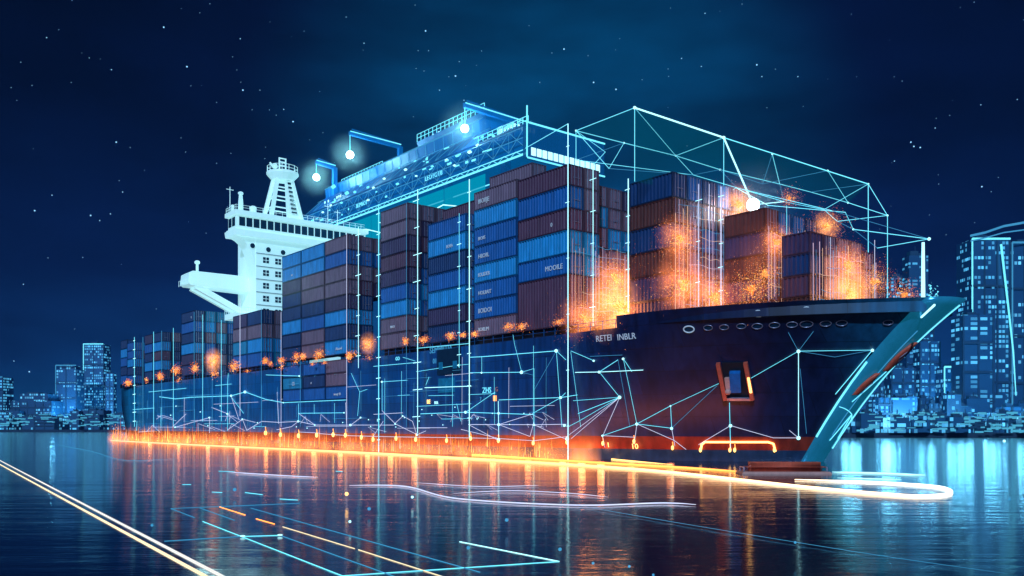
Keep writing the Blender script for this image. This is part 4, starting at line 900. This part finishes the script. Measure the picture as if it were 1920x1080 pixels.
# ---------------------------------------------------------------- light trails on the water
def trail(name, label, pts, wpx, mat, cat='light line', z=.06, smooth=True, grp='light lines on the water', n=10, flat=False):
    P = [Vector((x, y, 0)) for x, y in pts]
    if smooth and len(P) > 2:
        Q = []
        for i in range(len(P)-1):
            p0 = P[max(0,i-1)]; p1 = P[i]; p2 = P[i+1]; p3 = P[min(len(P)-1,i+2)]
            for k_ in range(n):
                s = k_/n; Q.append(.5*((2*p1)+(-p0+p2)*s+(2*p0-5*p1+4*p2-p3)*s*s+(-p0+3*p1-3*p2+p3)*s**3))
        P = Q+[P[-1]]
    else:
        Q = []
        for a, b2 in zip(P, P[1:]):
            m_ = max(1, int((b2-a).length/60))
            Q += [a.lerp(b2, i/m_) for i in range(m_)]
        P = Q+[P[-1]]
    Wp = [water_pt(p.x, p.y, z) for p in P]; c = Wp[0].copy(); c.z = 0
    kk = len(Wp)
    rad = [w.y/F_PX*wpx/2*(min(1, .25+4*min(i, kk-1-i)/kk)) for i, w in enumerate(Wp)]
    rad = [min(r, .30) for r in rad]
    bm = bmesh.new(); add_tube(bm, [w-c for w in Wp], rad, 8)
    o = obj(name, bm, mat); o.location = c
    return tag(o, label, cat, grp)
def trail_mat():
    m, t, N, L = nt('main_trail_light'); o = N.new('ShaderNodeOutputMaterial'); e = N.new('ShaderNodeEmission'); L.new(e.outputs[0], o.inputs[0])
    tc = N.new('ShaderNodeTexCoord'); sp = N.new('ShaderNodeSeparateXYZ'); L.new(tc.outputs['Object'], sp.inputs[0])
    mr = N.new('ShaderNodeMapRange'); mr.inputs[1].default_value = 0; mr.inputs[2].default_value = 138; L.new(sp.outputs[0], mr.inputs[0])
    c = N.new('ShaderNodeValToRGB'); el = c.color_ramp.elements
    while len(el) < 5: el.new(.5)
    for i, (p, col) in enumerate(((0,(1,.35,.2)),(.5,(1,.36,.14)),(.86,(1,.5,.18)),(.955,(1,.72,.45)),(1,(.85,1,1)))): el[i].position = p; el[i].color = (*col, 1)
    L.new(mr.outputs[0], c.inputs[0]); L.new(c.outputs[0], e.inputs[0]); e.inputs[1].default_value = 3.0; m.cycles.emission_sampling = 'AUTO'; return m
trail('light_trail', 'long fiery light trail along the hull looping back to white beyond the bow', [(208,826),(400,836),(650,848),(850,859),(1060,871),(1250,885),(1500,912),(1680,928),(1755,929),(1784,922),(1752,912),(1640,904),(1490,899)], 5.5, trail_mat(), n=14)
trail('light_trail', 'upper orange light trail between the hull and the long fiery one', [(560,838),(800,848),(1000,860),(1130,868),(1300,878),(1400,885)], 4, M_ORANGE)
trail('light_trail', 'thin orange light trail closest under the hull side', [(700,839),(900,846),(1065,852),(1160,862),(1260,871)], 2, M_AMBER)
trail('light_trail', 'short white light streak beyond the red float', [(1560,885),(1650,887),(1737,891)], 2.6, M_CYANW)
trail('light_trail', 'second short white light streak just below the first beyond the float', [(1570,896),(1690,899)], 2.2, M_CYANW)
trail('light_trail', 'white wavering light line crossing the water below the fire', [(655,910),(760,912),(860,935),(1080,947),(1240,943),(1305,946)], 2.6, M_PALE)
trail('light_trail', 'faint long light line running to the lower water beyond the bow', [(1080,947),(1300,985),(1640,1040),(1885,1075)], .8, M_CYAND)
trail('light_trail', 'short pale light line on the water under the triple bay', [(428,885),(520,891),(596,895)], 1.8, M_PALE)
trail('light_trail', 'faint curved light line on the water near the stern', [(95,832),(170,846),(235,863),(330,860)], .9, M_CYAND)
trail('light_trail', 'pale thin ripple line of light above the white wavering one', [(850,925),(960,920),(1070,925),(1140,932)], 1.3, M_PALE)
trail('light_trail', 'paler thin ripple line of light under the fiery trail', [(780,905),(900,912),(1010,910)], 1.2, M_PALE)
M_YEL = emit('warm_white_line', (1, .86, .55), 1.25)
M_WHT = emit('cool_white_line', (.92, .93, .9), 1.05)
def strip(name, label, a, b2, w, mat, cat='light line', grp='light lines on the water'):
    A = water_pt(*a, .02); B = water_pt(*b2, .02); d = (B-A).normalized(); s = Vector((-d.y, d.x, 0))*w/2
    bm = bmesh.new(); N_ = 12
    for i in range(N_+1):
        p = A.lerp(B, i/N_)-A
        for q in (p-s, p+s): bm.verts.new((q.x, q.y, .02)); 
        for q in (p-s, p+s): bm.verts.new((q.x, q.y, .0))
    bm.verts.ensure_lookup_table()
    for i in range(N_):
        k_ = i*4; j = k_+4; v = bm.verts
        bm.faces.new((v[k_], v[j], v[j+1], v[k_+1])); bm.faces.new((v[k_], v[k_+2], v[j+2], v[j])); bm.faces.new((v[k_+1], v[j+1], v[j+3], v[k_+3]))
    o = obj(name, bm, mat); o.location = (A.x, A.y, 0); return tag(o, label, cat, grp)
strip('light_strip', 'upper white strip of the bright double line in the near corner', (-60, 832), (440, 1092), .13, M_WHT)
strip('light_strip', 'lower cream strip of the bright double line in the near corner', (-60, 838), (408, 1092), .13, M_YEL)
for a, b2, w, mat, lab in (((320,953),(365,970),.05,M_CYAND,'short cyan dash at the corner of the floating rectangle'), ((380,977),(642,1079),.05,M_CYAN,'long left edge of the floating rectangle of lines'), ((320,953),(562,943),.05,M_CYAND,'far edge of the floating rectangle of lines'), ((375,952),(440,975),.05,M_CYAND,'faint short line inside the rectangle far corner'),
        ((308,1014),(455,1005),.04,M_CYAND,'faint cross line left of the rectangle edge'), ((455,1005),(525,1003),.05,M_CYAN,'cross line joining the two bright corner dots'), ((525,1003),(745,1082),.05,M_CYAND,'inner cyan line from the bright dot toward the viewer'), ((412,950),(460,965),.05,M_ORANGE,'first orange dash of the dashed lane line'), ((480,972),(515,982),.05,M_ORANGE,'second orange dash of the dashed lane line'),
        ((530,987),(665,1028),.045,M_YEL,'long cream part of the dashed lane line'), ((672,1030),(835,1082),.045,M_YEL,'last cream part of the dashed lane line'), ((470,952),(900,1072),.05,M_CYAND,'right cyan edge of the floating rectangle'), ((640,1079),(1048,1052),.035,M_CYAN,'near edge of the rectangle meeting the bright arrow line'), ((862,1015),(1048,1052),.085,M_CYANW,'brightest thick cyan line near the viewer')):
    strip('light_line', lab, a, b2, w*.42, mat)
for px, py, lab in ((455,1005,'left glowing dot on the rectangle of lines'),(525,1003,'right glowing dot on the rectangle of lines')):
    p = water_pt(px, py, .05); bm = bmesh.new(); add_ball(bm, (0,0,0), .06, 2, (1.6,1,.5)); o = obj('light_dot', bm, M_CYANW); o.location = p; tag(o, lab, 'light dot', 'light dots on the water')
for i, (px, py, h, c) in enumerate(((650,926,.5,'amber'),(773,932,.4,'white'),(878,1027,.5,'teal'),(950,975,.4,'teal'),(692,954,.3,'teal'),(656,978,.3,'white'),(440,918,.4,'teal'),(1050,1030,.4,'teal'),(1112,1056,.3,'blue'),(1180,1062,.3,'blue'),(1225,1078,.3,'blue'),(1491,1017,.5,'blue'),(1893,936,.6,'blue'),(1883,827,1.5,'white'),(285,985,.3,'blue'))):
    p = water_pt(px, py + 0, h); bm = bmesh.new(); add_ball(bm, (0,0,0), p.y/F_PX*(3.4 if c in ('amber','teal') else 2.6), 2)
    o = obj('light_mote', bm, {'amber': M_AMBER, 'white': M_CYANW, 'teal': M_CYAND, 'blue': M_CYAND}[c]); o.location = p
    tag(o, f'tiny {c} mote of light floating just above the dark water', 'light mote', f'{c} motes floating above the water')
for x0, y0, x1, y1, w in ((342,908,358,908,.05),(398,922,416,923,.05),(460,923,492,927,.06),(525,935,558,937,.05),(630,883,642,884,.06),(410,883,440,884,.05)):
    strip('light_dash', 'short pale dash of light lying on the water left of the fire reflections', (x0,y0), (x1,y1), w, M_CYAN, 'light line', 'pale dashes on the water')
# red float beside the bow
p = water_pt(1470, 888, 0); fl = thing('float_raft', 'red orange rounded float raft with a pale flange beside the bow', 'float', Matrix.Translation(p) @ Matrix.Rotation(math.radians(-1.5), 4, 'Z'))
kf = p.y/F_PX
bm = bmesh.new(); add_box(bm, -73*kf, 73*kf, -.9, .9, .18, .98); bmesh.ops.bevel(bm, geom=bm.edges[:], offset=.38, segments=5, affect='EDGES'); obj('float_body', bm, M_RED, fl, True)
bm = bmesh.new(); add_box(bm, -84*kf, 80*kf, -1.3, 1.3, -.1, .2); bmesh.ops.bevel(bm, geom=bm.edges[:], offset=.08, segments=2, affect='EDGES'); obj('float_flange', bm, M_PINK, fl)
bm = bmesh.new()
for x in (-78, 75): add_tube(bm, [(x*kf,-.7,.2),(x*kf,-.7,.55),(x*kf,.7,.55),(x*kf,.7,.2)], .06)
obj('lifting_handle', bm, M_BAR, fl)
# ---------------------------------------------------------------- water, shores
def water_mat():
    m, t, N, L = nt('dark_water'); o = N.new('ShaderNodeOutputMaterial'); b = N.new('ShaderNodeBsdfPrincipled'); L.new(b.outputs[0], o.inputs[0])
    b.inputs['Base Color'].default_value = (.002, .008, .03, 1); b.inputs['Roughness'].default_value = .09; b.inputs['IOR'].default_value = 1.45
    tc = N.new('ShaderNodeTexCoord'); mp = N.new('ShaderNodeMapping'); mp.inputs['Scale'].default_value = (.22, .9, 1); mp.inputs['Rotation'].default_value = (0,0,.03); L.new(tc.outputs['Object'], mp.inputs[0])
    n1 = N.new('ShaderNodeTexNoise'); n1.inputs['Scale'].default_value = .9; n1.inputs['Detail'].default_value = 5; n1.inputs['Roughness'].default_value = .62; L.new(mp.outputs[0], n1.inputs[0])
    n2 = N.new('ShaderNodeTexNoise'); n2.inputs['Scale'].default_value = .09; n2.inputs['Detail'].default_value = 3; L.new(mp.outputs[0], n2.inputs[0])
    ad = N.new('ShaderNodeMath'); ad.operation = 'MULTIPLY_ADD'; ad.inputs[1].default_value = 3; L.new(n2.outputs[0], ad.inputs[0]); L.new(n1.outputs[0], ad.inputs[2])
    bp = N.new('ShaderNodeBump'); bp.inputs['Strength'].default_value = .5; bp.inputs['Distance'].default_value = .055; L.new(ad.outputs[0], bp.inputs['Height']); L.new(bp.outputs[0], b.inputs['Normal'])
    return m
bm = bmesh.new(); v = [bm.verts.new(q) for q in ((-1400,-60,0),(1400,-60,0),(1400,1500,0),(-1400,1500,0))]; bm.faces.new(v)
tag(obj('water', bm, water_mat()), 'dark rippled harbour water reflecting the lights', 'water', None, 'structure')
M_SHORE = paint('quay_stone', (.02,.05,.09), .8)
bm = bmesh.new(); pl = [(120,330),(1390,300),(1390,1490),(-1390,1490),(-1390,640),(-160,660),(-60,700),(60,500)]
b0 = [bm.verts.new((x,y,-.6)) for x,y in pl]; b1 = [bm.verts.new((x,y,1.6)) for x,y in pl]
for i in range(len(pl)): bm.faces.new((b0[i], b0[(i+1)%len(pl)], b1[(i+1)%len(pl)], b1[i]))
bm.faces.new(b1); tag(obj('shore', bm, M_SHORE), 'dark low city shore beyond the harbour water', 'shore', None, 'structure')
# ---------------------------------------------------------------- city
def win_mat(name, cw, ch, dens, col, st, body=(.015,.095,.21)):
    m, t, N, L = nt(name); o = N.new('ShaderNodeOutputMaterial'); b = N.new('ShaderNodeBsdfPrincipled'); L.new(b.outputs[0], o.inputs[0])
    b.inputs['Base Color'].default_value = (*body, 1); b.inputs['Roughness'].default_value = .4
    tc = N.new('ShaderNodeTexCoord'); sp = N.new('ShaderNodeSeparateXYZ'); L.new(tc.outputs['Object'], sp.inputs[0])
    def math_(op, a, b2=None):
        n = N.new('ShaderNodeMath'); n.operation = op
        for i, x in enumerate((a, b2)):
            if x is None: continue
            if isinstance(x, (int, float)): n.inputs[i].default_value = x
            else: L.new(x, n.inputs[i])
        return n.outputs[0]
    U = math_('DIVIDE', math_('ADD', sp.outputs[0], sp.outputs[1]), cw); Vv = math_('DIVIDE', sp.outputs[2], ch)
    fu = math_('FLOOR', U); fv = math_('FLOOR', Vv)
    cb = N.new('ShaderNodeCombineXYZ'); L.new(fu, cb.inputs[0]); L.new(fv, cb.inputs[1]); inf = N.new('ShaderNodeObjectInfo'); L.new(math_('MULTIPLY', inf.outputs['Random'], 97.), cb.inputs[2])
    wn = N.new('ShaderNodeTexWhiteNoise'); L.new(cb.outputs[0], wn.inputs[0])
    cb2 = N.new('ShaderNodeCombineXYZ'); L.new(math_('FLOOR', math_('DIVIDE', fu, 5)), cb2.inputs[0]); L.new(fv, cb2.inputs[1]); L.new(inf.outputs['Random'], cb2.inputs[2])
    wn2 = N.new('ShaderNodeTexWhiteNoise'); L.new(cb2.outputs[0], wn2.inputs[0])
    lit = math_('LESS_THAN', math_('ADD', math_('MULTIPLY', wn.outputs[0], .55), math_('MULTIPLY', wn2.outputs[0], .45)), dens)
    mu = math_('MULTIPLY', math_('LESS_THAN', math_('FRACT', U), .72), math_('LESS_THAN', math_('FRACT', Vv), .6))
    geo = N.new('ShaderNodeNewGeometry'); sn = N.new('ShaderNodeSeparateXYZ'); L.new(geo.outputs['Normal'], sn.inputs[0])
    wall = math_('LESS_THAN', math_('ABSOLUTE', sn.outputs[2]), .5)
    f = math_('MULTIPLY', math_('MULTIPLY', lit, mu), wall)
    s = math_('MULTIPLY', f, math_('MULTIPLY', math_('ADD', math_('MULTIPLY', wn.outputs[0], 1.5), .35), st))
    b.inputs['Emission Color'].default_value = (*col, 1); L.new(s, b.inputs['Emission Strength']); m.cycles.emission_sampling = 'NONE'
    return m
WM = [win_mat('lit_windows_dense', 1.7, 2.4, .50, (.08,.46,.80), 1.25), win_mat('lit_windows_sparse', 1.9, 2.6, .36, (.11,.52,.85), 1.35), win_mat('lit_windows_strip', 4.4, 2.2, .47, (.08,.45,.78), 1.25)]
M_CITY = paint('city_concrete_glow', (.012,.045,.10), .6, emi=(0,.05,.12,.25))  # faint blue emission put into the concrete for a hazy look
def building(name, label, px0, px1, py_top, Y, mat, grp=None, base_py=None, D=None, crown=0, fins=True, setback=0):
    x0 = (px0-CX)/F_PX*Y; x1 = (px1-CX)/F_PX*Y; H = (HZ-py_top)/F_PX*Y+CAMH-1.6; W = x1-x0; D = D or W*.8
    b = thing(name, label, 'building', Matrix.Translation(((x0+x1)/2, Y+D/2, 1.6)), grp)
    bm = bmesh.new(); hw = W/2
    if setback:
        add_box(bm, -hw, hw, -D/2, D/2, 0, H*(1-setback)); add_box(bm, -hw*.72, hw*.72, -D*.36, D*.36, H*(1-setback), H)
    else: add_box(bm, -hw, hw, -D/2, D/2, 0, H)
    obj('tower_body', bm, mat, b)
    bm = bmesh.new(); n = max(2, int(W/6))
    for i in range(n+1):
        x = -hw+W*i/n; add_box(bm, x-.35, x+.35, -D/2-.5, -D/2-.003, 0, H*(1-setback)-.2)
    for z in [H*(1-setback)*q for q in (.25,.5,.75)]: add_box(bm, -hw-.6, hw+.6, -D/2-.8, -D/2-.51, z, z+1.0)
    if fins: obj('facade_fins', bm, M_CITY, b)
    else: bm.free()
    bm = bmesh.new(); top = H
    add_box(bm, -hw*.5, hw*.1, -D*.2, D*.2, top, top+max(1.5, H*.03)); add_box(bm, hw*.2, hw*.45, -D*.1, D*.2, top, top+max(1, H*.02)); 
    add_bar(bm, (0,0,top), (0,0,top+max(3, H*.06)), .35); obj('roof_plant', bm, M_CITY, b)
    if crown:
        bm = bmesh.new(); add_tube(bm, [(-hw,-D/2-.6,H),(hw,-D/2-.6,H)], .5, 4); add_tube(bm, [(-hw,-D/2-.6,H*.02),(-hw,-D/2-.6,H)], .4, 4)
        obj('edge_lighting', bm, M_CYAN if crown > 1 else M_CYAND, b)
    return b
tw = building('skyscraper', 'tall dense lit skyscraper with curved glowing roof wing at the frame edge', 1822, 1893, 448, 430, WM[0], crown=2, setback=0)
bm = bmesh.new(); Yt = 429; H0 = (HZ-440)/F_PX*Yt
def tl(px, py): q = at(px, py, Yt); return q - Vector(((1822+1893)/2*Yt/F_PX-CX*Yt/F_PX, 430+.8*(1893-1822)/F_PX*430/2, 1.6))
add_tube(bm, [tl(1818,442),(tl(1845,436)),(tl(1880,424)),(tl(1925,416)),tl(1990,410)], .6, 6); add_tube(bm, [tl(1818,452),(tl(1845,446)),(tl(1880,436)),(tl(1925,430)),tl(1990,424)], .35, 6)
obj('roof_wing', bm, M_CYAND, tw)
building('skyscraper', 'slanted dark skyscraper at the frame edge with one long bright edge line', 1897, 1990, 455, 440, WM[1], crown=1)
bm = bmesh.new(); e1 = at(1877,458,428); 
ln = thing('light_line', 'long slanted white light line running down the dark skyscraper edge', 'light line', Matrix.Translation(at(1905,742,428)))
bm = bmesh.new(); bs = at(1905,742,428); add_tube(bm, [at(1877,458,428)-bs, at(1890,570,428)-bs, at(1900,660,428)-bs, (0,0,0)], [.5,.42,.35,.2], 6); obj('line_tube', bm, M_CYAN, ln)
building('skyscraper', 'stepped lit tower just right of the foremast', 1700, 1750, 478, 560, WM[2], crown=0, setback=.25)
building('skyscraper', 'wide lower lit tower behind the foremost containers', 1668, 1712, 520, 590, WM[0], setback=.12)
building('skyscraper', 'broad lit tower under the bow tip', 1725, 1762, 640, 480, WM[0]); building('office_block', 'lit block with bright frame right of the bow', 1770, 1808, 688, 470, WM[1], crown=2)
building('skyscraper', 'mid height lit tower left foot of the tallest skyscraper', 1806, 1862, 590, 400, WM[2]); building('office_block', 'low lit block behind the red bow anchors', 1672, 1715, 690, 440, WM[0]); building('office_block', 'pale lit block beside the lower bow', 1632, 1668, 715, 450, WM[1])
building('skyscraper', 'lit tower with dark crown, second tallest on the left shore', 105, 143, 685, 760, WM[1], crown=1, setback=.06); building('skyscraper', 'tallest bright cyan tower on the left shore', 157, 194, 645, 800, WM[0], crown=2)
building('office_block', 'wide dark low building with few lights on the left shore', 22, 96, 738, 740, WM[1], setback=.2); building('skyscraper', 'thin lit tower cut by the left frame edge', -40, 5, 707, 760, WM[0], crown=1); building('skyscraper', 'slim lit tower between the bright tower and the stern', 198, 213, 700, 790, WM[0])
def fill(px0, px1, ya, yb, Ya, Yb, n, lab, grp):
    for i in range(n):
        px = px0+(px1-px0)*(i+R.uniform(-.3,.3))/n; w = R.uniform(16,44)
        building('shoreline_building', lab, px, px+w, R.uniform(ya, yb), R.uniform(Ya, Yb), R.choice(WM), grp, fins=R.random() < .4)
fill(1560, 1960, 730, 775, 350, 420, 22, 'low lit building in the crowded waterfront row right of the bow', 'waterfront buildings right of the bow')
fill(1550, 1960, 772, 790, 322, 342, 18, 'bright squat quayside building at the water edge right of the bow', 'quayside buildings right of the bow')
fill(-40, 235, 768, 785, 690, 735, 16, 'low lit building in the distant waterfront row left of the stern', 'waterfront buildings left of the stern')
# lit quay lamps strip
bm = bmesh.new()
for i in range(120):
    px = R.uniform(1540, 1960); p = at(px, R.choice((776,783,790,797,803,808))+R.uniform(-2,2), R.uniform(305,325)); w_ = R.uniform(.3,2.0); h_ = R.uniform(.12,.4); add_box(bm, p.x-w_, p.x+w_, p.y, p.y+.3, p.z-h_, p.z+h_)
for i in range(70):
    px = R.uniform(-30, 240); p = at(px, R.choice((778,784,790,796))+R.uniform(-2,2), R.uniform(640,670)); w_ = R.uniform(.5,4); h_ = R.uniform(.2,.5); add_box(bm, p.x-w_, p.x+w_, p.y, p.y+.3, p.z-h_, p.z+h_)
tag(obj('quay_lights', bm, emit('quay_lamp_light', (.10,.58,.90), .75)), 'crowd of tiny cyan lamps along the distant quays', 'lights', None, 'stuff')
# ---------------------------------------------------------------- sky, stars
bm = bmesh.new()
SP = [(724,50),(195,184),(404,145),(388,187),(285,209),(636,219),(710,249),(918,243),(937,287),(1072,287),(306,309),(104,309),(390,335),(488,299),(1092,399),(1433,288),(1463,304),(1591,444),(1587,480),(1496,533),(1507,549),(1531,553),(1434,604),(1762,700),(1797,719),(1758,393),(1895,373),(1733,8),(1628,880),(1600,690),(1735,835)]
ST = [(960+x/2, y/2) for x, y in SP]
ST2 = [(787,14),(680,32),(270,2),(614,102),(1298,64),(175,141),(901,145),(335,217),(78,233),(418,261),(701,250),(872,213),(1596,116),(1365,162),(1362,188),(1607,190),(1568,190),(1722,231),(1560,257),(1590,266),(1806,191),(888,262),(903,308),(911,338),(975,338),(716,322),(812,384),(120,320),(42,328),(63,376),(267,309),(1199,343),(1010,412),(1064,410),(1036,432),(1099,456),(1550,438),(1211,497),(488,553),(696,570),(993,595),(812,612),(436,533),(679,517),(447,677),(460,720),(195,732),(374,827),(414,802),(340,808),(853,776),(773,874),(180,967),(310,965),(455,991),(88,1066),(130,790),(1648,338),(1708,285),(1683,288),(1740,376)]
ST += [(x/2, y/2) for x, y in ST2]
ST += [(293,579),(204,689),(55,697),(26,677),(140,617),(1823,770),(1881,827)]
big = {(787,14),(901,145),(180,967),(1550,438)}
for x, y in ST:
    if y > 760: continue
    Y = 3000; r = R.choice((.7,.8,.9,1.3,2.0))*1.4
    add_ball(bm, at(x, y, Y), r, 1)
for _ in range(60): add_ball(bm, at(R.uniform(-100,2020), R.uniform(-80,430), 3000), R.uniform(.6,1.2), 1)
tag(obj('stars', bm, emit('star_light', (.25,.62,.95), 1.5)), 'scattered pale blue stars in the night sky', 'stars', None, 'stuff')
w = bpy.data.worlds.new('World'); sc.world = w; w.use_nodes = True; T = w.node_tree; N = T.nodes; L = T.links; N.clear()
wo = N.new('ShaderNodeOutputWorld'); bg = N.new('ShaderNodeBackground'); L.new(bg.outputs[0], wo.inputs[0])
tc = N.new('ShaderNodeTexCoord'); sp = N.new('ShaderNodeSeparateXYZ'); L.new(tc.outputs['Generated'], sp.inputs[0])
cr_ = N.new('ShaderNodeValToRGB'); el = cr_.color_ramp.elements
while len(el) < 5: el.new(.5)
for i, (p, c) in enumerate(((0,(.006,.11,.29)),(.06,(.0035,.045,.16)),(.16,(.0013,.0085,.050)),(.31,(.0006,.0032,.022)),(.6,(.0005,.002,.012)))): el[i].position = p; el[i].color = (*c, 1)
L.new(sp.outputs[2], cr_.inputs[0])
# night-sky glow toward the harbour, centred behind the ship
dt = N.new('ShaderNodeVectorMath'); dt.operation = 'DOT_PRODUCT'; dt.inputs[1].default_value = Vector((.04,1,.25)).normalized(); L.new(tc.outputs['Generated'], dt.inputs[0])
mr = N.new('ShaderNodeMapRange'); mr.interpolation_type = 'SMOOTHSTEP'; mr.inputs[1].default_value = .935; mr.inputs[2].default_value = 1.0; L.new(dt.outputs['Value'], mr.inputs[0])
ns = N.new('ShaderNodeTexNoise'); mp = N.new('ShaderNodeMapping'); mp.inputs['Scale'].default_value = (1.4,1.4,4.5); mp.inputs['Rotation'].default_value = (0,.35,0); L.new(tc.outputs['Generated'], mp.inputs[0]); L.new(mp.outputs[0], ns.inputs[0]); ns.inputs['Scale'].default_value = 2.2; ns.inputs['Detail'].default_value = 5; ns.inputs['Roughness'].default_value = .55
m2 = N.new('ShaderNodeMapRange'); m2.inputs[1].default_value = .34; m2.inputs[2].default_value = .66; m2.inputs[3].default_value = .4; m2.inputs[4].default_value = 1.65; L.new(ns.outputs[0], m2.inputs[0])
gl = N.new('ShaderNodeMix'); gl.data_type = 'RGBA'; gl.blend_type = 'ADD'; L.new(mr.outputs[0], gl.inputs[0]); L.new(cr_.outputs[0], gl.inputs[6]); gl.inputs[7].default_value = (.0, .036, .085, 1)
mu = N.new('ShaderNodeMix'); mu.data_type = 'RGBA'; mu.blend_type = 'MULTIPLY'; mu.inputs[0].default_value = 1; L.new(gl.outputs[2], mu.inputs[6]); L.new(m2.outputs[0], mu.inputs[7])
az = N.new('ShaderNodeMapRange'); az.inputs[1].default_value = .80; az.inputs[2].default_value = .97; az.inputs[3].default_value = .30; az.inputs[4].default_value = 1.0; L.new(dt.outputs['Value'], az.inputs[0])
mz = N.new('ShaderNodeMix'); mz.data_type = 'RGBA'; mz.blend_type = 'MULTIPLY'; mz.inputs[0].default_value = 1; L.new(mu.outputs[2], mz.inputs[6]); L.new(az.outputs[0], mz.inputs[7])
L.new(mz.outputs[2], bg.inputs[0]); bg.inputs[1].default_value = 1.0
# ---------------------------------------------------------------- haze
HAZE = True
if HAZE:
    m, t, N, L = nt('haze_air'); o = N.new('ShaderNodeOutputMaterial'); pv = N.new('ShaderNodeVolumePrincipled'); L.new(pv.outputs[0], o.inputs['Volume'])
    pv.inputs['Color'].default_value = (.10,.33,1,1); pv.inputs['Density'].default_value = .00022; pv.inputs['Anisotropy'].default_value = .1
    bm = bmesh.new(); add_box(bm, -1450, 1450, -80, 1550, -1.6, 210)
    tag(obj('haze', bm, m), 'thin blue night haze over the harbour', 'haze', None, 'stuff')
# ---------------------------------------------------------------- lights
def lamp(name, kind, loc, energy, col, **kw):
    l = bpy.data.lights.new(name, kind); l.energy = energy; l.color = col
    for k_, v_ in kw.items(): setattr(l, k_, v_)
    o = bpy.data.objects.new(name, l); COL.objects.link(o); o.location = loc; return o
sun = lamp('key_sun', 'SUN', (0,0,100), 2.6, (.40,.66,1.0), angle=math.radians(.5))  # unseen key light added to lift the containers above the dim sky
sd = Vector((-.20,-.86,.44)).normalized(); sun.rotation_euler = sd.to_track_quat('Z', 'Y').to_euler()
for q in LAMPS: lamp('crane_lamp', 'POINT', q, 16000, (.35,.88,1), shadow_soft_size=1.6)
lamp('bow_flare_lamp', 'POINT', fp['t'], 1800, (.6,.95,1), shadow_soft_size=1.2)
for q, g in FL: lamp('flame_lamp', 'POINT', q, 380 if g == 1 else 800, (1,.36,.10), shadow_soft_size=1.2)
for px in (290, 345, 400, 455, 510, 562, 600, 650, 702, 745, 790, 840, 885, 937, 1002, 1065, 1100, 1135, 1190, 1262):
    q = on_hull(px, 845 if px > 900 else 825, 1.2)[0]; q.z = .9
    lamp('waterline_fire_lamp', 'POINT', SHIP @ q, 75*(1.7 if 1040 < px < 1150 else .6 if px > 1160 else 1), (1,.28,.09), shadow_soft_size=.45)
for px, py, Y, e in ((1590,770,320,60000),(1650,760,326,60000),(1710,765,318,70000),(1775,755,324,70000),(1840,762,320,60000),(1905,760,326,60000),(1690,640,420,50000),(1800,620,390,50000),(60,775,655,120000),(140,765,660,140000),(205,770,665,140000)):
    lamp('shore_water_fill', 'POINT', at(px, py, Y), e*.024, (.14,.62,1), shadow_soft_size=17 if px > 300 else 26)  # unseen fill lights added to brighten the water along the shore
for px, Y, e in ((1600,346,22000),(1665,347,22000),(1735,346,22000),(1800,347,22000),(1870,346,22000),(1930,347,22000),(1700,440,40000),(1780,455,40000),(30,738,70000),(95,738,70000),(150,740,80000),(210,740,70000)):
    lamp('facade_fill_light', 'POINT', at(px, 783 if Y < 400 else 770 if Y < 600 else 788, Y), e, (.16,.66,1), shadow_soft_size=5)  # fill lights hidden among the buildings, added to brighten the city facades
for (ta, ua, tb, ub, e) in ((-22,4.0,-2,-4.5,620),(-1,-4,40,-4,1300),(42,-4,100,-4,1500),(102,-4,180,-4,900)):
    A = SHIP @ Vector((ta, -ua, .7)); B = SHIP @ Vector((tb, -ub, .7)); X = (B-A).normalized(); D = Vector((.777, .629, .2)); D = (D-X*D.dot(X)).normalized(); Zx = -D; Yx = Zx.cross(X)
    l = lamp('trail_glow_lamp', 'AREA', (0,0,0), e, (1,.22,.07), shape='RECTANGLE', size=(B-A).length, size_y=.8)
    l.matrix_world = Matrix(((X.x,Yx.x,Zx.x,(A.x+B.x)/2),(X.y,Yx.y,Zx.y,(A.y+B.y)/2),(X.z,Yx.z,Zx.z,.7),(0,0,0,1)))
q = SHIP @ Vector((T0-10, 9, 34)); lamp('bridge_fill_light', 'POINT', q, 2200, (.5,.95,1), shadow_soft_size=2.5)  # unseen light added off the ship's side to brighten the bridge tower
# ---------------------------------------------------------------- render settings
sc.render.engine = 'CYCLES'; c = sc.cycles
c.use_denoising = True; c.max_bounces = 5; c.diffuse_bounces = 2; c.glossy_bounces = 3; c.transparent_max_bounces = 24; c.volume_bounces = 0; c.transmission_bounces = 2
c.sample_clamp_indirect = 4; c.caustics_reflective = False; c.caustics_refractive = False; c.use_light_tree = True
c.volume_step_rate = 1.0; c.volume_max_steps = 128
sc.view_settings.view_transform = 'Standard'; sc.view_settings.look = 'None'; sc.view_settings.exposure = 0; sc.view_settings.gamma = 1
